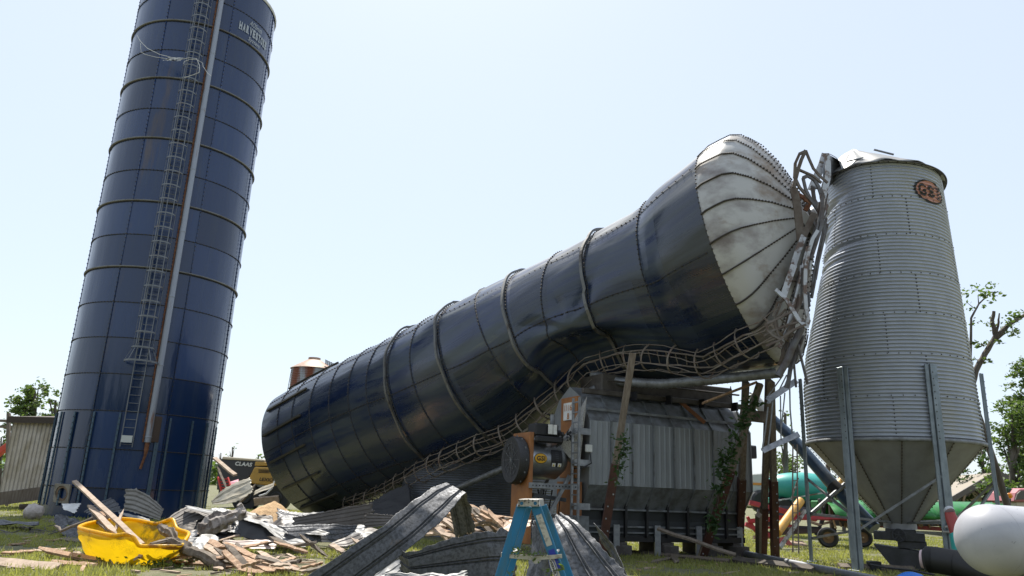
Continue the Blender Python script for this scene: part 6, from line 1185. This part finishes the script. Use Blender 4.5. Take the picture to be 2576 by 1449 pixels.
# unseen trees added behind the camera to give the silo enamel dark reflections
vs = []; fc = []; r_ = random.Random(99)
for i in range(9000):
    x = r_.uniform(-75, 75); y = -26-r_.uniform(0, 8)+6*noise.noise(Vector((x*.05, 7, 0))); H = 11+9*noise.noise(Vector((x*.07, 8, 0)))+4*noise.noise(Vector((x*.25, 8, 0))); z = H*r_.random()**.9; s_ = r_.uniform(.5, 1.2)
    a = Vector((r_.gauss(0, 1), r_.gauss(0, 1), r_.gauss(0, .6))).normalized(); b = a.cross(Vector((r_.gauss(0, 1), r_.gauss(0, 1), r_.gauss(0, 1)))).normalized(); p = Vector((x, y, z)); k = len(vs); vs += [p-a*s_, p+b*s_*.7, p+a*s_, p-b*s_*.7]; fc.append((k, k+1, k+2, k+3))
tag(MB().add(vs, fc).build('unseen_wood', LEAFD), 'unseen belt of dark trees added behind the camera to darken the silo reflections', 'wood', kind='stuff')
# more torn sheet and timber in the heap left of centre
rj = random.Random(55); wheres = ['beside the gnarled log', 'near the grain heap', 'between the log and the sunlit grass', 'under the folded dark sheet', 'close to the toppled silo']
for i in range(28):
    x = rj.uniform(440, 930); y = rj.uniform(1302, 1350); Y = 3069/(y+14-1200); L_ = rj.uniform(50, 120); w_ = rj.uniform(14, 30); an = rj.uniform(-.5, .35)
    n_ = [((x+L_*(t-.5)*math.cos(an), y+L_*(t-.5)*math.sin(an)-w_*rj.uniform(.3, .8), Y+.5), (x+L_*(t-.5)*math.cos(an)+rj.uniform(-8, 8), y+L_*(t-.5)*math.sin(an)+w_*rj.uniform(.2, .6), Y-.2)) for t in (0, .5, 1)]
    sheet('small torn scrap of roof sheet jumbled in the debris heap between the two silos', n_, (SHEET, SHEETB, SHEETL, SHEETB)[i % 4], 2, .08, seed=60+i, sub=8, group='small scraps of sheet in the heap', name='sheet_scrap')
for i in range(76):
    x = rj.uniform(400, 940) if i < 50 else rj.uniform(1085, 1290); y = rj.uniform(1310, 1430) if i < 50 else rj.uniform(1295, 1345); Y = 3069/(y-1200) if i < 50 else rj.uniform(13.6, 15.4); an = rj.uniform(-.3, .9); L_ = rj.uniform(30, 95)
    plank('short broken board jumbled loosely among the heaped sheets and splinters', (x-L_/2*math.cos(an), y-L_/2*math.sin(an), Y+.2), (x+L_/2*math.cos(an), y+L_/2*math.sin(an), Y-.2), rj.uniform(.06, .13), rj.uniform(.03, .06), rj.choice((WOODF, WOODP, WOODW)), seed=i+90, group='short broken boards in the heaps')

# wire rings and clamps on the burner fan screen
for rr_ in (.16, .30, .44, .57):
    c_ = D(-1.782, .7, 2.45)-DU*.29; q = MB(); Rv = lambda t: c_+DN*(rr_*math.cos(t))+Vector((0, 0, rr_*math.sin(t))); q.tube([Rv(t) for t in np.linspace(0, 2*math.pi, 40, endpoint=False)], .006, 4, closed=True); q.build('guard_ring', DKGREY, fan)
q = MB()
for t in np.linspace(0, 2*math.pi, 12, endpoint=False): c_ = D(-1.782, .7, 2.45)-DU*.12; p = c_+DN*(.645*math.cos(t))+Vector((0, 0, .645*math.sin(t))); q.box(p, (.03, .03, .05), Md)
for t in np.linspace(0, math.pi, 6, endpoint=False): c_ = D(-1.782, .7, 2.45)-DU*.285; q.beam(c_-DN*(.6*math.cos(t))-Vector((0, 0, .6*math.sin(t))), c_+DN*(.6*math.cos(t))+Vector((0, 0, .6*math.sin(t))), .008, .008)
q.build('screen_clamp', GALVD, fan)
# weld seams, valve dome and a sticker on the propane tank
for t in (.02, 1.6): MB().lathe(tcn+ax*t, [(.501, -.012), (.506, 0), (.501, .012)], 64, M=MT).build('weld_seam', TANK, tk, smooth=True)
MB().lathe(tcn+ax*.9+Vector((0, 0, .48)), [(.12, 0), (.12, .10), (.08, .15), (.001, .16)], 24).build('valve_dome', WHITE, tk, smooth=True)
